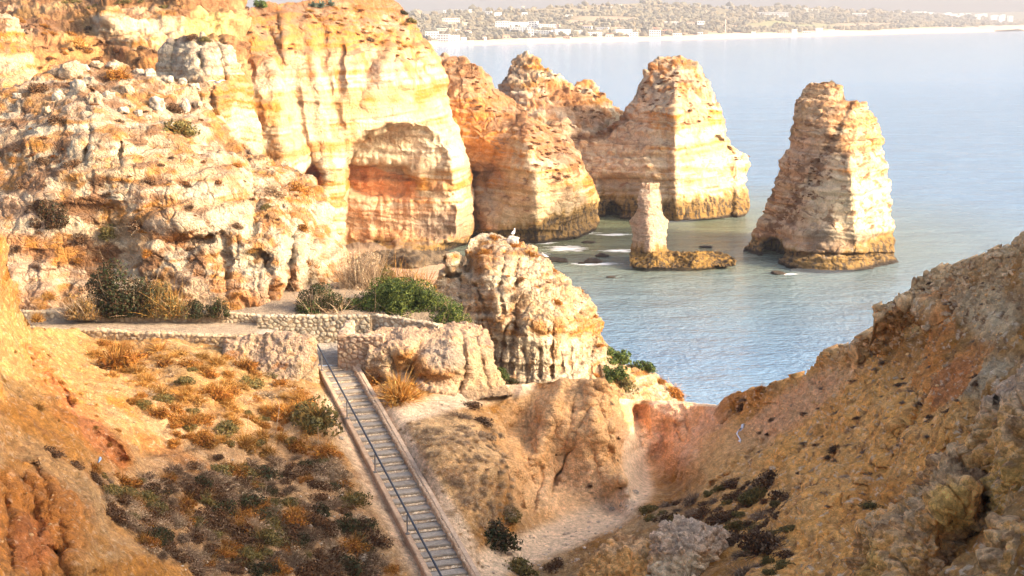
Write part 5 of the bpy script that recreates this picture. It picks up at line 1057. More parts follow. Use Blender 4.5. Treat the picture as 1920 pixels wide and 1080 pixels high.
def plant(kind, sheet, px, py, wpx, label, cat='shrub', group=None, hs=1.0, pos=None, sink=.12, tilt=True):
    k = rs.randint(0, 2); key = (kind, k)
    if key not in PM:
        V, F, c = proto(kind, k); me = link_mesh(NAMES[kind], V, F, M_leaf if kind in ('green', 'dark', 'olive') else M_dry, c, False); PM[key] = me.data; o = me
    else: o = bpy.data.objects.new(NAMES[kind], PM[key]); C.objects.link(o)
    p, n = (sheet.at(px, py) if pos is None else (Vector(pos), Vector((0, -.3, 1)))); s = wpx * .5 * p.y / FPX
    o.scale = (s, s, s * hs); o.location = p - Vector((0, 0, s * sink)); o.rotation_euler = (rs.uniform(-.15, .15), rs.uniform(-.15, .15), rs.uniform(0, 6.28))
    if tilt:
        nz = Vector((n.x * .5, n.y * .5, max(n.z, .25) + .8)).normalized(); o.rotation_euler = (nz.to_track_quat('Z', 'Y') @ __import__('mathutils').Quaternion((0, 0, 1), rs.uniform(0, 6.28))).to_euler()
    tag(o, label, cat, group); return o
# --- shrubs on the near left cliff
for kind, px, py, w_, lab in (('brown', 268, 420, 44, 'brown shrub on the tan slump of the left cliff'), ('olive', 206, 442, 42, 'olive shrub low on the tan slump of the left cliff'),
                              ('brown', 152, 452, 40, 'brown shrub left of the olive one on the cliff slump'), ('brown', 30, 467, 26, 'small dark tuft near the left edge of the cliff foot'), ('olive', 336, 252, 62, 'olive gold shrub high on the left cliff among boulders'),
                              ('orange', 225, 138, 46, 'rusty shrub at the cliff crest between pale boulders'), ('brown', 72, 172, 48, 'dark shrub on the bouldery crest, far left'), ('orange', 546, 372, 50, 'rusty golden shrub by the dark crack near the cliff edge'), ('pale', 508, 368, 44, 'straw coloured shrub left of the dark crack'),
                              ('brown', 326, 196, 40, 'dark shrub beside the pale boulders near the crest'), ('brown', 112, 236, 34, 'dark shrub below the crest boulders on the left'), ('brown', 140, 312, 36, 'flat brown shrub in mid cliff above the large dark bush'), ('brown', 78, 300, 28, 'small brown shrub on the left part of the cliff'),
                              ('brown', 35, 345, 24, 'small dark shrub above and left of the large dark bush'), ('brown', 278, 346, 32, 'brown shrub over the ochre overhang'), ('orange', 400, 214, 22, 'tiny rusty tuft on the cliff crest line'), ('gold', 470, 470, 26, 'pale gold tuft beside the scooped hollow'),
                              ('orange', 560, 440, 28, 'small rusty tuft at the right cliff edge'), ('orange', 575, 500, 30, 'rusty tuft low on the right cliff edge'), ('gold', 90, 560, 30, 'golden tuft at the cliff foot left of the dark terrace bush'), ('olive', 500, 150 + 250, 20, 'tiny olive tuft in the cliff crack'),
                              ('brown', 160, 158, 30, 'dark tuft tucked between crest boulders'), ('orange', 430, 330, 24, 'rusty tuft on the upper right cliff shoulder'), ('orange', 290, 480, 30, 'rusty tuft over the dark terrace bush')):
    plant(kind, G, px, py, w_ * 1.3, lab, hs=.9)
# --- big terrace bushes with stems and foliage as parts
def bigbush(name, x, y, z, rx, ry, rz, n, leaf, cols, seed, label, lumps=26, lump=.33, cat='bush', extra=None):
    e = empty(name, (x, y, z), label, cat)
    V, F, c = leafcloud(n, (rx, ry, rz), leaf, cols, seed, lumps, lump, fill=.8); link_mesh('foliage', V, F, M_leaf, c, False, e)
    V, F, c = twigs(90, (rx * .95, ry * .95, rz * 1.0), .02, GRB + TNW[:1], seed + 1, .1, 2, start=.5); link_mesh('stem', V, F, M_dry, c, False, e)
    if extra:
        V, F, c = twigs(extra[1], (rx * .9, ry * .8, rz * 1.05), .02, extra[0], seed + 2, .1, 2, start=.6); link_mesh('dry_shoot', V, F, M_dry, c, False, e)
    return e
def base(px, py, z): q = P3(px, py, Yz(py, z)); return q
p_, n_ = G.at(92, 400); bigbush('dark_bush', p_.x, p_.y - .1, p_.z - .9, 1.75, 1.1, 2.0, 9000, .07, DBR + DGR[:1], 21, 'large dark brown bush clinging to the left cliff face', 26, .32)
b = base(225, 596, 22.1); bigbush('dark_bush', b[0], b[1] + 1.6, 22.0, 3.3, 1.6, 3.5, 16000, .085, DGR + [(.07, .035, .014)] + [(.04, .055, .014)], 3, 'large dark green and russet bush on the terrace under the left cliff', 34, .30)
b = base(305, 597, 22.1); bigbush('olive_shrub', b[0], b[1] + 1.2, 22.0, 1.9, 1.1, 2.2, 4500, .07, OLV + GLD[:1], 5, 'olive and straw coloured bush touching the dark terrace bush', extra=(GLD, 260))
b = base(142, 599, 22.1); bigbush('golden_shrub', b[0], b[1] + 1.0, 22.0, 1.5, 1.0, 1.7, 3500, .06, GLD + OLV[:1], 6, 'golden shrub left of the dark terrace bush', extra=(TNW, 320))
b = base(362, 596, 22.1); bigbush('dark_bush', b[0], b[1] + .8, 22.0, .75, .7, 1.15, 2600, .06, DGR + GRN[:1], 7, 'small dark green bush, left of a pair on the terrace')
b = base(404, 596, 22.1); bigbush('dark_bush', b[0], b[1] + .8, 22.0, .85, .7, 1.25, 3000, .06, DGR + GRN[:1], 8, 'small dark green bush, right of a pair on the terrace')
bigbush('green_bush', -7.2, 88.0, 21.8, 3.9, 2.5, 2.55, 30000, .075, GRN + [(.12, .15, .03)], 9, 'large dense green dome of a bush behind the landing wall', 60, .26)
bigbush('green_bush', -4.0, 86.6, 21.0, 1.8, 1.6, 1.8, 9000, .07, GRN + [(.18, .19, .04)], 10, 'yellow green bush spilling down behind the right parapet', 30, .3)
bigbush('green_bush', -11.8, 87.2, 21.9, 2.2, 1.5, 2.1, 10000, .07, DGR + GRN[:2], 12, 'darker green bush left of the large green dome', 24, .3, extra=(TNW, 300))
bigbush('dry_shrub', -10.1, 92.5, 22.2, 2.1, 1.2, 3.1, 5000, .06, TNW + GRB[:1], 13, 'straw coloured dry bush behind the darker green one', 20, .3, extra=(TNW, 700))
bigbush('olive_shrub', -8.3, 93.0, 22.3, 1.2, 1.0, 2.5, 3000, .06, OLV + GRN[1:2], 14, 'yellow olive bush between two dry bushes behind the green dome', 16, .3, extra=(GLD, 200))
bigbush('dry_shrub', -6.6, 93.0, 22.0, 1.7, 1.0, 2.1, 3200, .06, TNW + GLD[:2], 15, 'pale dry bush with orange tips above the green dome', 18, .3, extra=(GLD, 500))
plant('gold', G, 60, 592, 40, 'straw tuft at the far left of the terrace', pos=tuple(base(70, 600, 22)))
# --- fluted outcrop
for kind, px, py, w_, lab in (('orange', 928, 450, 30, 'rusty cushion at the summit of the fluted outcrop'), ('orange', 910, 478, 34, 'rusty cushion just below the outcrop summit'), ('orange', 966, 466, 40, 'broad rusty cushion right of the perched gull'), ('orange', 986, 488, 38, 'dark rusty cushion under the broad one'), ('orange', 1004, 484, 28, 'tall rusty tuft on the outcrop shoulder'),
                              ('orange', 1036, 506, 20, 'rusty tuft beside the second perched gull'), ('pale', 978, 560, 50, 'dry brown bush in the middle of the outcrop'), ('orange', 1042, 566, 36, 'deep rusty bush on the outcrop right half'), ('orange', 1090, 545, 16, 'small rusty tuft at the outcrop right rim'), ('pale', 1088, 586, 34, 'straw bush at the outcrop right rim'),
                              ('orange', 1110, 594, 20, 'rusty tuft over the lowest rim of the outcrop'), ('pale', 948, 546, 26, 'pale tuft left of the dry brown bush'), ('brown', 975, 530, 28, 'dark dry tuft above the dry brown bush'), ('orange', 1120, 655, 26, 'rusty tuft where the outcrop meets its green skirt'),
                              ('green', 1150, 672, 74, 'tall yellow green bush on the outcrop skirt'), ('green', 1146, 706, 72, 'yellow green bush below the tall one on the skirt'), ('olive', 1165, 725, 62, 'olive bush at the lower edge of the skirt'), ('green', 1206, 692, 54, 'rounded green bush perched at the head of the last rock'), ('dark', 1184, 684, 22, 'small dark bush beside the rounded green one'),
                              ('orange', 1236, 716, 36, 'rusty tuft on the last rock by the sea'), ('orange', 1258, 738, 54, 'orange bush on the last rock by the sea'), ('orange', 1274, 750, 26, 'lowest orange tuft on the last rock'), ('orange', 1120, 700, 22, 'rusty tuft left of the green skirt bushes')):
    plant(kind, K, px, py, w_, lab, hs=.85)
plant('green', OB, 932, 700, 46, 'yellow green bush at the right end of the parapet', pos=tuple(P3(932, 706, 84))); plant('dark', OB, 955, 714, 34, 'dark green bush behind the trail end', pos=tuple(P3(956, 717, 84.5)))
# --- parapet and hillside
for kind, px, py, w_, hs_, lab in (('gold', 748, 748, 95, .9, 'golden wiry bush under the right parapet'), ('orange', 705, 712, 50, .8, 'rusty shrub against the parapet by the kerb'), ('brown', 882, 762, 50, .5, 'flat dark brown shrub beside the trail'), ('brown', 905, 790, 50, .5, 'flat brown shrub below the trail bend'), ('grey', 860, 782, 60, .5, 'grey twiggy shrub below the trail'),
                              ('orange', 218, 690, 78, 1.05, 'bright orange gold shrub below the left terrace kerb'), ('orange', 408, 748, 58, .9, 'orange shrub in the middle of the sunlit bank'), ('olive', 590, 790, 100, .8, 'large green gold bush left of the upper stairs'), ('orange', 535, 785, 70, .7, 'orange bush left of the large green gold one'), ('orange', 352, 800, 42, .8, 'small orange shrub on the lower bank'),
                              ('orange', 380, 838, 54, .7, 'orange shrub at the shadow edge'), ('olive', 428, 808, 60, .7, 'olive orange shrub on the lower bank'), ('gold', 460, 832, 64, .7, 'straw gold shrub at the shadow edge'), ('gold', 500, 848, 54, .6, 'straw gold shrub nearer the stairs at the shadow edge'), ('orange', 560, 838, 50, .7, 'rusty shrub below the large green gold bush'),
                              ('brown', 95, 850, 56, .6, 'dark brown shrub on the left spur'), ('brown', 140, 872, 40, .5, 'small dark brown shrub right of the spur shrub'), ('gold', 70, 765, 36, .6, 'golden tuft on the sunlit spur'), ('dark', 925, 1005, 82, .8, 'large dark olive bush between stairs and sandy path'), ('olive', 950, 965, 50, .7, 'olive bush above the large dark one by the sandy path'),
                              ('olive', 975, 1070, 64, .9, 'olive bush at the bottom edge right of the stairs'), ('brown', 1042, 1066, 50, .8, 'dark bush at the bottom edge by the orange rock'), ('brown', 1252, 972, 50, .6, 'dark brown shrub left of the scrub patch on the right slope'), ('olive', 1420, 950, 74, .8, 'olive bush in the middle of the right slope scrub'), ('brown', 1440, 1045, 110, .8, 'large dark tangled bush low on the right slope'),
                              ('brown', 1370, 980, 70, .5, 'flat dark scrub behind the grey crusted rock'), ('grey', 1310, 968, 70, .5, 'grey brown scrub left of the olive bush on the right slope'), ('olive', 1640, 968, 50, .5, 'grey olive shrub alone on the orange slope'), ('brown', 1395, 765, 36, .6, 'brown shrub on the knoll above the sea'), ('grey', 1400, 748, 26, .5, 'small grey tuft atop the knoll above the sea'),
                              ('brown', 1575, 850, 40, .5, 'low brown shrub in the upper middle of the right slope'), ('brown', 1860, 735, 26, .6, 'dark tuft below the pale bare patch on the right'), ('orange', 1432, 731, 26, .7, 'orange tuft on the ridge against the sea'), ('brown', 610, 1075, 60, .4, 'low brown shrub at the bottom by the stair foot'), ('orange', 735, 1070, 36, .7, 'red brown shrub touching the lower stair kerb'),
                              ('gold', 300, 655, 60, .4, 'dry grass clump under the terrace kerb'), ('pale', 500, 745, 50, .5, 'pale dry shrub below the left parapet'), ('orange', 560, 742, 44, .5, 'rusty shrub under the left parapet end')):
    plant(kind, FG, px, py, w_ * 1.2, lab, hs=hs_ * 1.3)
def inpoly(x, y, poly):
    c = False; j = len(poly) - 1
    for i in range(len(poly)):
        if (poly[i][1] > y) != (poly[j][1] > y) and x < (poly[j][0] - poly[i][0]) * (y - poly[i][1]) / (poly[j][1] - poly[i][1]) + poly[i][0]: c = not c
        j = i
    return c
def scatter(poly, n, kinds, w, sheet, label, group, hs=.7, seed=0, cat='shrub', mind=.45):
    r = random.Random(seed); xs = [p[0] for p in poly]; ys = [p[1] for p in poly]; got = []; t = 0
    while len(got) < n and t < n * 40:
        t += 1; x, y = r.uniform(min(xs), max(xs)), r.uniform(min(ys), max(ys)); ww = r.uniform(*w) * (1.35 if sheet is FG else 1.0)
        if not inpoly(x, y, poly) or any(math.hypot(x - a, (y - b) * 1.6) < mind * (ww + c_) / 2 for a, b, c_ in got): continue
        got.append((x, y, ww)); kd = r.choice(kinds); plant(kd, sheet, x, y, ww, label[kd] if isinstance(label, dict) else label, cat, group, hs * r.uniform(.75, 1.25))
BAS = [(170, 875), (260, 900), (350, 868), (500, 862), (615, 850), (640, 900), (690, 985), (735, 1078), (360, 1079), (250, 1020), (200, 960)]
scatter(BAS, 285, ['grey', 'grey', 'brown', 'olive', 'pale', 'brown', 'brown', 'orange', 'dark'], (24, 62), FG, {'grey': 'grey twiggy shrub in the shaded basin left of the stairs', 'brown': 'dark brown shrub in the shaded basin left of the stairs', 'olive': 'olive shrub in the shaded basin left of the stairs', 'dark': 'dark green shrub in the shaded basin left of the stairs', 'orange': 'rust coloured shrub in the shaded basin left of the stairs', 'pale': 'straw coloured shrub in the shaded basin left of the stairs'}, 'shrubs of the shaded basin left of the stairs', .9, 1, mind=.2)
scatter([(150, 640), (420, 670), (600, 730), (600, 840), (330, 850), (250, 770)], 130, ['gold', 'orange', 'tuft', 'gold', 'olive', 'orange'], (20, 46), FG, {'gold': 'golden dry shrub on the sunlit bank', 'orange': 'orange dry shrub on the sunlit bank', 'tuft': 'tuft of dry grass on the sunlit bank', 'olive': 'olive shrub on the sunlit bank'}, 'growth on the sunlit bank below the terrace', .8, 2, mind=.3)
scatter([(775, 815), (860, 790), (935, 800), (945, 870), (960, 960), (900, 990), (840, 900)], 95, ['tuft', 'tuft', 'pale'], (16, 36), FG, {'tuft': 'dry grass tuft on the slope right of the stairs', 'pale': 'straw shrub on the slope right of the stairs'}, 'dry growth right of the stairs', .8, 3, 'grass')
scatter([(1200, 960), (1330, 930), (1450, 900), (1500, 960), (1480, 1075), (1390, 1078), (1370, 985), (1230, 985)], 70, ['grey', 'brown', 'brown', 'olive'], (22, 56), FG, {'grey': 'grey twiggy scrub patch plant on the right slope', 'brown': 'dark brown scrub patch plant on the right slope', 'olive': 'olive scrub patch plant on the right slope'}, 'scrub patch low on the right slope', .9, 4)
scatter([(1400, 820), (1560, 700), (1650, 660), (1850, 640), (1850, 760), (1700, 900), (1560, 1070), (1500, 1000), (1450, 880)], 90, ['brown', 'grey', 'pale', 'grey'], (9, 26), FG, {'grey': 'small grey tuft on the upper right slope', 'brown': 'small brown tuft on the upper right slope', 'pale': 'small straw tuft on the upper right slope'}, 'small tufts dotted over the right slope', .5, 5)
scatter([(1650, 590), (1760, 520), (1900, 470), (1900, 560), (1700, 610)], 14, ['grey', 'brown'], (9, 20), FG, {'grey': 'small grey tuft on the crest at the right', 'brown': 'small brown tuft on the crest at the right'}, 'small tufts on the right crest', .5, 6)
scatter([(0, 200), (120, 130), (300, 170), (420, 250), (560, 370), (600, 500), (560, 580), (300, 480), (60, 520), (10, 400)], 70, ['brown', 'orange', 'scrub', 'scrub', 'brown'], (10, 26), G, {'brown': 'small dark brown tuft on the near left cliff', 'orange': 'small rusty tuft on the near left cliff', 'scrub': 'small russet cushion on the near left cliff'}, 'small tufts over the near left cliff', .8, 27)
scatter([(900, 450), (960, 470), (1030, 510), (1100, 580), (1100, 615), (1000, 600), (960, 560), (900, 500)], 26, ['scrub', 'orange', 'pale'], (7, 15), K, {'scrub': 'small russet cushion on the fluted outcrop', 'orange': 'small rusty tuft on the fluted outcrop', 'pale': 'small straw tuft on the fluted outcrop'}, 'small tufts over the fluted outcrop', .8, 28)
scatter([(-10, 40), (60, 30), (120, 70), (300, 100), (300, 130), (60, 130), (0, 120)], 40, ['brown', 'orange', 'scrub'], (10, 26), S1, {'brown': 'dark brown bush on the slope behind the near left cliff', 'orange': 'rusty bush on the slope behind the near left cliff', 'scrub': 'russet cushion on the slope behind the near left cliff'}, 'scrub behind the near left cliff', .8, 29)
# --- far stacks and headland scrub
scatter([(985, 225), (1030, 230), (1085, 300), (1060, 345), (1010, 320), (975, 270)], 46, ['scrub'], (10, 20), B, 'rust coloured scrub on the sloping ledge of the second headland', 'scrub on the second headland', .7, 7)
scatter([(835, 112), (875, 115), (930, 175), (960, 215), (900, 215), (840, 180)], 26, ['scrub', 'scrub'], (7, 15), B, 'rust coloured scrub on the crown of the second headland', 'scrub on the second headland', .7, 8)
scatter([(990, 108), (1020, 135), (1090, 165), (1120, 175), (1160, 212), (1090, 230), (1000, 180)], 42, ['scrub'], (7, 15), Cc, 'rusty scrub on the slope of the pointed peak', 'scrub on the pointed peak', .7, 9)
scatter([(1210, 140), (1250, 115), (1310, 135), (1345, 200), (1340, 250), (1240, 220), (1195, 190)], 48, ['scrub'], (6, 14), D, 'rusty scrub on the domed top of the broad stack', 'scrub on the broad domed stack', .7, 10)
scatter([(1080, 255), (1110, 250), (1165, 225), (1150, 245), (1100, 262)], 10, ['scrub'], (8, 14), D, 'dark scrub along the saddle', 'scrub on the broad domed stack', .6, 11)
scatter([(1376, 286), (1400, 296), (1398, 306), (1378, 300)], 6, ['scrub'], (8, 13), D, 'rusty scrub on the right hand step of the broad stack', 'scrub on the broad domed stack', .7, 12)
scatter([(1575, 215), (1600, 220), (1560, 300), (1530, 350), (1500, 400), (1455, 420), (1480, 350), (1540, 280)], 46, ['scrub'], (6, 14), E, 'brown scrub down the diagonal cleft of the rightmost stack', 'scrub on the rightmost stack', .6, 13)
scatter([(1540, 155), (1590, 190), (1640, 225), (1650, 260), (1600, 260), (1500, 215)], 16, ['scrub'], (5, 10), E, 'brown scrub on the summit of the rightmost stack', 'scrub on the rightmost stack', .6, 14)
scatter([(560, 20), (660, 10), (745, 25), (800, 90), (760, 120), (690, 80), (600, 60)], 50, ['scrub', 'gold', 'scrub'], (9, 24), A, {'scrub': 'rusty scrub on the crown of the main cliff', 'gold': 'golden scrub on the crown of the main cliff'}, 'scrub on the main cliff crown', .6, 15)
scatter([(450, 20), (530, 30), (560, 100), (500, 110), (450, 70)], 14, ['scrub', 'brown'], (9, 22), A, {'scrub': 'rusty scrub on the left shoulder of the main cliff', 'brown': 'dark scrub on the left shoulder of the main cliff'}, 'scrub on the main cliff crown', .6, 16)
scatter([(110, -2), (345, -2), (345, 12), (110, 12)], 26, ['brown', 'olive', 'gold'], (16, 34), S1, {'brown': 'brown bush on the plateau rim at top left', 'olive': 'olive bush on the plateau rim at top left', 'gold': 'golden bush on the plateau rim at top left'}, 'bushes along the plateau rim', .7, 17)
scatter([(110, 30), (170, 30), (180, 100), (110, 120), (60, 60)], 18, ['brown', 'orange'], (14, 30), S1, {'brown': 'brown scrub on the background slope at top left', 'orange': 'rusty scrub on the background slope at top left'}, 'scrub on the background slope', .6, 18)
for kind, sh, px, py, w_, lab in (('gold', S1, 138, 100, 50, 'fluffy golden bush behind the crest boulders'), ('brown', H, 358, 70, 34, 'dark cushion on the crown of the pale rock tower'), ('olive', H, 385, 76, 26, 'olive cushion on the crown of the pale rock tower'), ('green', A, 487, 12, 30, 'green bush on the left shoulder of the main cliff'), ('brown', A, 455, 16, 30, 'dark bush at the head of the cleft beside the main cliff'),
                              ('dark', A, 752, 26, 22, 'dark bush on the main cliff skyline against the far shore'), ('olive', A, 770, 44, 26, 'olive bush a little down the main cliff skyline'), ('brown', A, 694, 78, 26, 'brown bush in the hollow below the main cliff crown'), ('orange', B, 905, 335, 24, 'rusty bush on the orange face of the second headland')):
    plant(kind, sh, px, py, w_, lab)
# agave clump on the main cliff
def agave():
    r = np.random.RandomState(2); V, F, c = [], [], []; o = 0
    for a in range(34):
        an = r.uniform(0, 6.28); el = r.uniform(.3, 1.4); L = r.uniform(.8, 1.2); d = np.array([math.cos(an) * math.cos(el), math.sin(an) * math.cos(el), math.sin(el)]); s = np.array([-math.sin(an), math.cos(an), 0])
        up = np.cross(s, d)
        for k in range(6):
            t = k / 5; wv = .11 * math.sin(math.pi * (.18 + .8 * t)); q = d * t * L + np.array([0, 0, -.25 * t * t]); V += [q - s * wv + up * .03, q - up * .03 * (1 - t), q + s * wv + up * .03]
        for k in range(5):
            b0 = o + k * 3; F += [[b0, b0 + 1, b0 + 4, b0 + 3], [b0 + 1, b0 + 2, b0 + 5, b0 + 4]]
        o += 18
    V = np.array(V); return V, np.array(F), np.tile([.13, .17, .12], (len(V), 1)) * r.uniform(.8, 1.2, (len(V), 1))
V_, F_, c_ = agave()
for i, (px, w_) in enumerate(((588, 30), (604, 36), (620, 30))):
    p, n = A.at(px, 12); o = link_mesh('agave', V_, F_, M_leaf, c_, True); s = w_ * .5 * p.y / FPX; o.scale = (s, s, s); o.location = p; o.rotation_euler = (0, 0, i * 2.1)
    tag(o, ['blue green agave, left of three on the main cliff crown', 'blue green agave, middle and largest of three on the main cliff crown', 'blue green agave, right of three on the main cliff crown'][i], 'agave', 'agaves on the main cliff')

# ------------------------------------------------------------ loose boulders on the near left cliff
for i, (px, py, w_, h_, lab) in enumerate(((130, 132, 46, 40, 'largest pale boulder, on the crest of the left cliff'), (155, 122, 22, 22, 'pale boulder touching the largest crest boulder'), (145, 162, 34, 26, 'ochre tinted boulder under the largest crest boulder'), (182, 118, 26, 16, 'flat pale boulder on the crest right of centre'), (212, 120, 24, 14, 'flat crest boulder near the rusty shrub'), (280, 142, 26, 20, 'ochre boulder at the right end of the crest'),
                              (178, 195, 30, 34, 'tall pale boulder below the crest'), (200, 182, 26, 20, 'bright capped boulder beside the tall pale one'), (298, 192, 32, 34, 'pale boulder in the middle of the upper slope'), (238, 165, 26, 20, 'rounded pale boulder under the rusty crest shrub'), (312, 160, 20, 14, 'small pale boulder near the rock tower foot'), (350, 200, 18, 34, 'upright pale boulder on the crest line'),
                              (370, 205, 18, 20, 'pale boulder right of the upright one'), (360, 168, 24, 18, 'pale boulder under the rock tower'), (340, 160, 20, 16, 'small boulder in the row under the rock tower'), (88, 208, 18, 20, 'small white boulder on the left of the upper slope'), (110, 182, 22, 28, 'pale boulder left of the ochre tinted one'), (262, 200, 16, 14, 'small grey boulder left of the middle one'),
                              (252, 190, 14, 12, 'tiny grey boulder on the upper slope'), (282, 205, 14, 12, 'tiny pale boulder under the middle one'), (35, 185, 18, 14, 'pale boulder near the left edge of the crest'), (100, 130, 26, 18, 'pale boulder left of the largest crest boulder'), (232, 198, 22, 14, 'grey boulder patch stone on the upper slope'), (265, 128, 22, 14, 'pale boulder between crest boulders on the right'))):
    p, n = G.at(px, py); s = p.y / FPX / 2
    o = boulder('boulder', p + n * s * 5, (w_ * s, w_ * s * .9, h_ * s), 40 + i * 1.7, (.62, .52, .39) if i % 3 else (.60, .43, .27), M_mid, lab, 'boulder', None, .3, None, 30); o.rotation_euler = (0, 0, i)
# right foreground stones and rubble
cap = P3(962, 452, 126.6); boulder('boulder', tuple(cap), (.55, .5, .45), 4.2, (.72, .66, .58), M_mid, 'white guano capped stone on the outcrop under the gull', 'boulder', None, .25)
def pebbles(name, poly, n, size, sheet, col, seed, label, kind='stuff'):
    r = random.Random(seed); rn = np.random.RandomState(seed); xs = [p[0] for p in poly]; ys = [p[1] for p in poly]; V, F, Cc_ = [], [], []; o = 0
    import bmesh
    bm = bmesh.new(); bmesh.ops.create_icosphere(bm, subdivisions=1, radius=1); iv = np.array([v.co[:] for v in bm.verts]); fc = np.array([[v.index for v in f.verts] for f in bm.faces]); bm.free()
    m = 0
    while m < n:
        x, y = r.uniform(min(xs), max(xs)), r.uniform(min(ys), max(ys))
        if not inpoly(x, y, poly): continue
        p, nn_ = sheet.at(x, y); s = r.uniform(.3, 1) ** 2.5 * size * r.uniform(.6, 1.3); q = iv * np.array([s, s * r.uniform(.6, 1), s * r.uniform(.5, .8)]) * (1 + .3 * rn.uniform(-1, 1, (len(iv), 1)))
        V.append(q + np.array(p)); F.append(fc + o); o += len(iv); Cc_.append(np.tile(np.array(col) * r.uniform(.7, 1.2), (len(iv), 1))); m += 1
    tag(link_mesh(name, np.concatenate(V), np.concatenate(F), M_near, np.concatenate(Cc_), False), label, kind=kind)
pebbles('loose_stones', [(870, 1078), (960, 1010), (1080, 985), (1160, 930), (1230, 900), (1210, 970), (1080, 1060), (960, 1079)], 220, .13, FG, (.62, .47, .34), 1, 'loose stones along the sandy path')
pebbles('loose_stones', BAS, 260, .13, FG, (.60, .50, .38), 2, 'pale stones strewn in the shaded basin')
pebbles('loose_stones', [(1380, 830), (1560, 700), (1650, 650), (1900, 500), (1900, 620), (1800, 800), (1600, 1075), (1300, 1000)], 800, .11, FG, (.80, .48, .20), 3, 'gravelly rubble over the right slope')
pebbles('loose_stones', [(1560, 670), (1650, 570), (1760, 515), (1919, 455), (1919, 560), (1700, 650)], 420, .2, FG, (.74, .50, .27), 4, 'crusty cobbles weathering out of the right crest')

pebbles('loose_stones', [(60, 620), (250, 660), (420, 700), (590, 740), (600, 850), (330, 850), (230, 800), (120, 700)], 380, .10, FG, (.50, .36, .20), 5, 'small stones on the sunlit bank')
pebbles('loose_stones', [(0, 600), (60, 640), (250, 870), (300, 1000), (200, 1079), (0, 1079)], 320, .09, FG, (.52, .33, .16), 6, 'crumbled earth on the left spur')
pebbles('loose_stones', [(690, 760), (930, 740), (960, 960), (880, 1040), (780, 880)], 260, .09, FG, (.66, .48, .29), 7, 'small stones beside the upper path')
scatter([(20, 620), (110, 660), (240, 800), (200, 860), (100, 790), (10, 720)], 34, ['gold', 'tuft', 'orange'], (8, 20), FG, {'gold': 'small golden tuft on the sunlit left spur', 'tuft': 'small dry grass tuft on the sunlit left spur', 'orange': 'small orange tuft on the sunlit left spur'}, 'small tufts on the sunlit left spur', .7, 31)
scatter([(690, 770), (780, 775), (800, 830), (880, 1000), (905, 1070), (860, 1010), (760, 850)], 30, ['tuft', 'pale'], (7, 16), FG, {'tuft': 'small dry tuft along the sandy verge by the right kerb', 'pale': 'small straw tuft along the sandy verge by the right kerb'}, 'small tufts along the right verge', .7, 32)
scatter([(975, 740), (1150, 730), (1180, 930), (1060, 980), (985, 900)], 16, ['pale', 'tuft', 'brown'], (6, 14), FG, {'tuft': 'tiny dry tuft on the clay mound', 'pale': 'tiny straw tuft on the clay mound', 'brown': 'tiny brown tuft on the clay mound'}, 'tiny tufts on the clay mound', .7, 33)
# ------------------------------------------------------------ foreground rocks, right
def crag(V, N, px, py):
    f1, f2, i = worley(V, .42, 3); g1, g2, j = worley(V, .17, 9)
    Wp = V + np.stack([fbm(V, 1, 3, 21), fbm(V, 1, 3, 22), fbm(V, 1, 3, 23)], 1) * .4
    h1, h2, hid = worley(Wp, (.9, .9, 1.3), 5)
    return .3 * (hid - .5) * sst(0, .12, h2 - h1) - .14 * sst(.08, 0, h2 - h1) + .38 * fbm(V, 1.6, 4, 141) + .10 * fbm(V, .35, 4, 142) + .14 * sst(0, .4, f2 - f1) * i * 1.4 + .05 * sst(0, .35, g2 - g1) + .26 * ridged(V, (.9, .9, 2.0), 4, 143)
def ccrag(V, N, px, py, inner=None):  # crag colours lifted and warmed to counter the bluish shade
    n1 = fbm(V, .9, 5, 3)
    c = mixc(np.tile([.84, .42, .12], (len(V), 1)), np.array([.66, .38, .16]), .4 + n1 * 1.2); c = mixc(c, np.array([.58, .42, .27]), .4 * sst(.15, .7, N[:, 2] + .5 * n1)); c = mixc(c, BR * 1.6, .65 * sst(.05, .3, fbm(V, .7, 4, 7)))
    if inner is not None: c = mixc(c, np.array([.82, .46, .12]), inner)
    return c
X1 = Sheet('crag', [(1612, 1080), (1620, 1030), (1622, 992), (1640, 975), (1665, 968), (1700, 950), (1712, 930), (1735, 915), (1748, 885), (1765, 865), (1790, 852), (1812, 858), (1826, 850), (1838, 862)],
           [(1612, 1260), (1900, 1260)], [(1608, 1150)], [(1832, 900), (1826, 960), (1830, 1010), (1850, 1100)],
           [(1612, 1080, 38), (1625, 985, 37.5), (1700, 950, 37), (1765, 865, 37.5), (1838, 862, 37.5), (1650, 1040, 36), (1750, 960, 35.2), (1800, 920, 35), (1790, 1000, 35.5), (1700, 1080, 34.5), (1830, 1010, 36.5), (1612, 1260, 34), (1900, 1260, 32), (1750, 1150, 34)],
           210, 210, back=(5, .25), kb=8, disp=crag, colf=lambda V, N, px, py: ccrag(V, N, px, py, .85 * sst(1.15, .7, ell(px, py, 1783, 955, 26, 44) + .3 * fbm(V, .4, 3)) + .6 * sst(1.1, .6, ell(px, py, 1650, 1060, 30, 40) + .3 * fbm(V, .4, 3))), mat=M_crag)
tag(X1.obj, 'grey crusted conglomerate crag with an ochre hollow, lower right', 'rock')
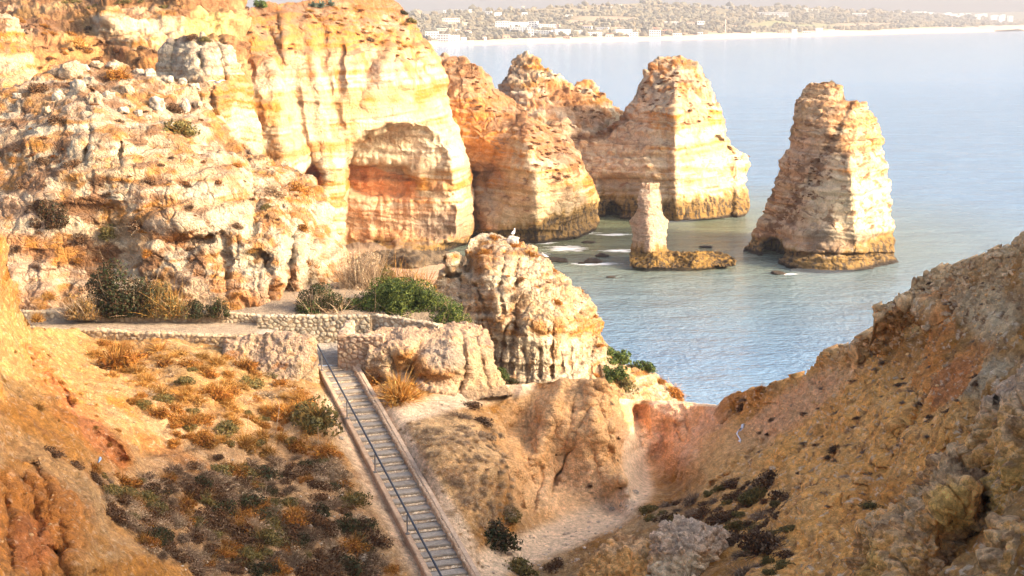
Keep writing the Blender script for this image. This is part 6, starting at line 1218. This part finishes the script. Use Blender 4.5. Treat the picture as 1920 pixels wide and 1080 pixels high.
X2 = Sheet('crag', [(1836, 850), (1842, 800), (1846, 765), (1855, 748), (1868, 752), (1878, 738), (1890, 722), (1915, 716), (1960, 690), (2100, 640)], [(1850, 1260), (2100, 1260)], [(1868, 860), (1880, 920), (1878, 985), (1865, 1060)], [],
           [(1836, 850, 36.5), (1846, 765, 36), (1890, 722, 35.8), (2100, 640, 35), (1860, 900, 35.5), (1900, 820, 34), (1880, 990, 35), (1960, 900, 32.5), (2100, 900, 30), (1850, 1260, 34), (2100, 1260, 28), (1920, 1000, 34)],
           150, 230, back=(5, .1), kb=8, disp=crag, colf=lambda V, N, px, py: mixc(ccrag(V, N, px, py, .7 * sst(840, 880, py + 30 * fbm(V, 1, 3)) * sst(.5, .1, N[:, 2])), np.array([.54, .40, .29]), .5 * sst(800, 740, py)), mat=M_crag)
tag(X2.obj, 'tall cracked crag at the right edge with purple grey crown', 'rock')
X3 = Sheet('crag', [(1855, 1080), (1870, 1030), (1885, 985), (1900, 975), (1920, 985), (2000, 1000)], [(1850, 1260), (2000, 1260)], [], [], [(1855, 1080, 30), (1900, 975, 30), (2000, 1000, 30), (1900, 1060, 28.8), (1850, 1260, 27), (2000, 1260, 27)],
           90, 110, back=(3, .3), kb=6, disp=crag, colf=ccrag, mat=M_crag)
tag(X3.obj, 'yellowish lumpy crag in the bottom right corner', 'rock')
X4 = Sheet('crag', [(1238, 1010), (1248, 985), (1270, 972), (1300, 976), (1335, 985), (1355, 1000), (1364, 1030)], [(1205, 1260), (1390, 1260)], [(1240, 1080)], [(1362, 1080)], [(1238, 1010, 53), (1300, 976, 53), (1364, 1030, 53), (1300, 1030, 51), (1300, 1080, 50.5), (1245, 1070, 51.8), (1362, 1080, 52), (1205, 1260, 48), (1390, 1260, 48)],
           130, 150, back=(4, .2), kb=6, disp=crag, colf=lambda V, N, px, py: mixc(mixc(ccrag(V, N, px, py), np.array([.60, .47, .34]), .7 * sst(1050, 1030, py)), np.array([.82, .62, .38]), .85 * sst(1038, 1052, py + 16 * fbm(V, .8, 3))), mat=M_crag)
tag(X4.obj, 'pale block with a grey pebbled crown at the bottom centre', 'rock')
X5 = Sheet('crag', [(1085, 1090), (1110, 1050), (1140, 1022), (1160, 1010), (1200, 1012), (1240, 1030), (1250, 1070)], [(1080, 1260), (1250, 1260)], [], [], [(1085, 1090, 55), (1150, 1015, 55), (1240, 1040, 55), (1180, 1050, 53), (1180, 1090, 52), (1080, 1260, 50), (1250, 1260, 50)],
           120, 120, back=(4, .2), kb=6, disp=crag, colf=lambda V, N, px, py: mixc(ccrag(V, N, px, py), np.array([.80, .42, .13]), .8 * sst(1035, 1055, py + 14 * fbm(V, .8, 3))), mat=M_crag)
tag(X5.obj, 'orange weathered rock left of the pale block at the bottom', 'rock')

# ------------------------------------------------------------ gulls, litter
def blob(name, prof, mat, col, parent=None, seg=12, origin=(0, 0, 0), axis=(1, 0, 0)):
    """lofted body: prof = (t along axis, z lift, half width, half height)"""
    n = len(prof); V = []
    for t, zl, hw, hh in prof:
        for k in range(seg): a = 2 * math.pi * k / seg; V.append((t, hw * math.cos(a), zl + hh * math.sin(a)))
    V = np.array(V); i = np.arange(n * seg).reshape(n, seg); j = np.roll(i, -1, 1); F = np.stack([i[:-1], i[1:], j[1:], j[:-1]], -1).reshape(-1, 4)
    return link_mesh(name, V, F, mat, np.tile(col, (len(V), 1)), True, parent)
M_bird = mottled('feathers', .1, .004, 0, .06); M_beak = mottled('beak_horn', .05, .001, 0, .1, .5, base=(.6, .35, .05))
def perched(loc, s, rz, label):
    e = empty('gull', loc, label, 'bird', None, rz); e.scale = (s, s, s)
    blob('body', [(-.30, .30, .004, .004), (-.24, .31, .03, .02), (-.14, .34, .075, .06), (0, .38, .10, .095), (.10, .44, .085, .09), (.16, .53, .05, .055), (.18, .60, .045, .045), (.20, .655, .05, .048), (.24, .665, .04, .038), (.275, .66, .012, .012)], M_bird, (.85, .84, .80), e)
    for sd in (-1, 1):
        w_ = blob('wing', [(-.34, .33, .004, .004), (-.22, .36, .02, .03), (-.05, .41, .028, .062), (.06, .45, .02, .05), (.11, .47, .004, .01)], M_bird, (.42, .45, .48), e); w_.location = (0, sd * .085, 0)
        tube('leg', [(.0, sd * .035, .30), (.01, sd * .035, .15), (0, sd * .035, 0), (.05, sd * .035, -.01)], .009, M_beak, e)
    blob('beak', [(.27, .66, .012, .014), (.32, .655, .009, .011), (.345, .645, .002, .003)], M_beak, (.6, .35, .05), e)
p = P3(963, 446, 126.4); perched(tuple(p), 1.2, R(70), 'white gull standing on the highest stone of the fluted outcrop')
p, n = K.at(1021, 490); perched(tuple(p + Vector((0, 0, .02))), 1.05, R(200), 'small pale gull on the right shoulder of the fluted outcrop')
def flying(loc, s, rz, label):
    e = empty('gull', loc, label, 'bird', None, rz); e.scale = (s, s, s)
    blob('body', [(-.30, 0, .05, .006), (-.2, 0, .035, .02), (-.1, 0, .06, .05), (.02, 0, .075, .07), (.14, .01, .05, .05), (.20, .02, .042, .042), (.25, .02, .02, .02), (.30, .01, .004, .004)], M_bird, (.86, .85, .82), e)
    for sd in (-1, 1):
        st = [(0.02, .05, .02, .11), (.06, .30, .14, .10), (.0, .62, .13, .065), (-.10, .85, .06, .01)]; V = []; 
        for x, y, z, c in st: V += [(x + c, sd * y, z), (x, sd * y, z + .02), (x - c, sd * y, z - .01), (x, sd * y, z - .012)]
        F = [[4 * a + k, 4 * a + (k + 1) % 4, 4 * (a + 1) + (k + 1) % 4, 4 * (a + 1) + k] for a in range(3) for k in range(4)]
        V = np.array(V); cc = np.tile([.55, .58, .62], (len(V), 1)); cc[12:] = (.06, .06, .06)
        link_mesh('wing', V, np.array(F), M_bird, cc, True, e)
    blob('beak', [(.28, .01, .01, .01), (.34, .0, .002, .003)], M_beak, (.6, .35, .05), e)
flying(tuple(P3(407, 155, 84)), .95, R(-35), 'white gull gliding in front of the pale rock tower')
M_bag = mottled('plastic_film', .2, .01, 0, .05, .5, base=(.78, .76, .78)); M_blue = mottled('plastic_blue', .2, .01, 0, .05, .5, base=(.25, .4, .6))
def pts_on(sheet, L, up=.04): return [tuple(sheet.at(a, b)[0] + Vector((0, -.03, up))) for a, b in L]
def ribbon(name, pts, w0, mat, label, cat):
    V = []; n = len(pts); r = random.Random(2)
    for i, (q, ww) in enumerate(zip(pts, w0)):
        q = Vector(q); d = (Vector(pts[min(i + 1, n - 1)]) - Vector(pts[max(i - 1, 0)])).normalized(); s = d.cross(Vector((0, -1, .4))).normalized() * ww; u = Vector((0, -.5, .8)) * .02
        V += [q - s, q + u * 2, q + s, q - u]
    F = [[4 * a + k, 4 * a + (k + 1) % 4, 4 * a + 4 + (k + 1) % 4, 4 * a + 4 + k] for a in range(n - 1) for k in range(4)]
    tag(link_mesh(name, np.array(V), np.array(F), mat, None, True), label, cat)
PB = pts_on(FG, [(1398, 800), (1396, 804), (1392, 809), (1385, 810), (1384, 816), (1383, 820), (1387, 824), (1389, 827), (1387, 831)], .08)
ribbon('plastic_litter', PB, [.02, .1, .12, .05, .05, .05, .05, .06, .12], M_bag, 'crumpled white strip of plastic litter on the right slope', 'litter')
PB = pts_on(FG, [(190, 860), (191, 864), (190, 868)], .1); ribbon('plastic_litter', PB, [.05, .1, .04], M_blue, 'small pale blue scrap of litter on the shaded left bank', 'litter')
# fallen bleached branches
M_wood = mottled('bleached_wood', .1, .005, 0, .15, base=(.36, .26, .17))
for L, lab in (([(425, 880), (415, 892), (409, 903)], 'bleached dry stalk lying in the shaded basin, left leg of a fork'), ([(411, 888), (420, 905), (428, 918)], 'bleached dry stalk crossing the other one in the basin'), ([(525, 748), (522, 780), (515, 820)], 'upright pale dead stem beside the large green gold bush'), ([(596, 800), (597, 822), (596, 846)], 'thin dead stem near the stair kerb'),
                ([(500, 905), (498, 920), (497, 930)], 'short pale dead stem in mid basin'), ([(466, 780), (464, 795), (465, 805)], 'short pale dead stem on the sunlit bank')):
    p = [FG.at(*L[-1])[0]]; Yb = p[0].y
    if 'lying' in lab or 'crossing' in lab: P_ = [tuple(FG.at(a, b)[0] + Vector((0, 0, .15))) for a, b in L]
    else: P_ = [tuple(P3(a, b, Yb)) for a, b in L]
    tag(tube('dead_branch', P_, .015, M_wood, None, 6), lab, 'branch')
for i, (px, py, w_, lab) in enumerate(((682, 1048, 20, 'pale rock lying beside the lower stairs'), (562, 985, 11, 'small white stone in the middle of the basin'), (640, 822, 10, 'rounded stone beside the stair kerb under the bush'), (1192, 925, 14, 'flat pale stone where the sandy path meets the ravine'), (1148, 957, 12, 'flat stone on the sandy path'))):
    p, n = FG.at(px, py); s = p.y / FPX / 2; boulder('stone', p + Vector((0, 0, w_ * s * .3)), (w_ * s, w_ * s, w_ * s * .7), 71 + i, (.62, .52, .40), M_near, lab, 'stone', None, .25)

# ------------------------------------------------------------ air
def haze():
    x0, x1, y0, y1, z0, z1 = -9000, 9000, -60, 11000, -5, 190
    v = [(x, y, z) for z in (z0, z1) for x, y in ((x0, y0), (x1, y0), (x1, y1), (x0, y1))]
    me = bpy.data.meshes.new('haze'); me.from_pydata(v, [], [(3, 2, 1, 0), (4, 5, 6, 7), (0, 1, 5, 4), (1, 2, 6, 5), (2, 3, 7, 6), (3, 0, 4, 7)])
    m = bpy.data.materials.new('haze_air'); m.use_nodes = True; n = m.node_tree.nodes; l = m.node_tree.links
    n.remove(n['Principled BSDF']); pv = n.new('ShaderNodeVolumePrincipled'); pv.inputs['Color'].default_value = (.35, .355, .38, 1); pv.inputs['Density'].default_value = HAZE
    pv.inputs['Anisotropy'].default_value = 0.0
    l.new(pv.outputs[0], n['Material Output'].inputs['Volume']); me.materials.append(m)
    o = bpy.data.objects.new('haze', me); C.objects.link(o); tag(o, kind='stuff')
HAZE = 1.5e-4
haze()
print('BUILD', round(time.time() - T0, 1))
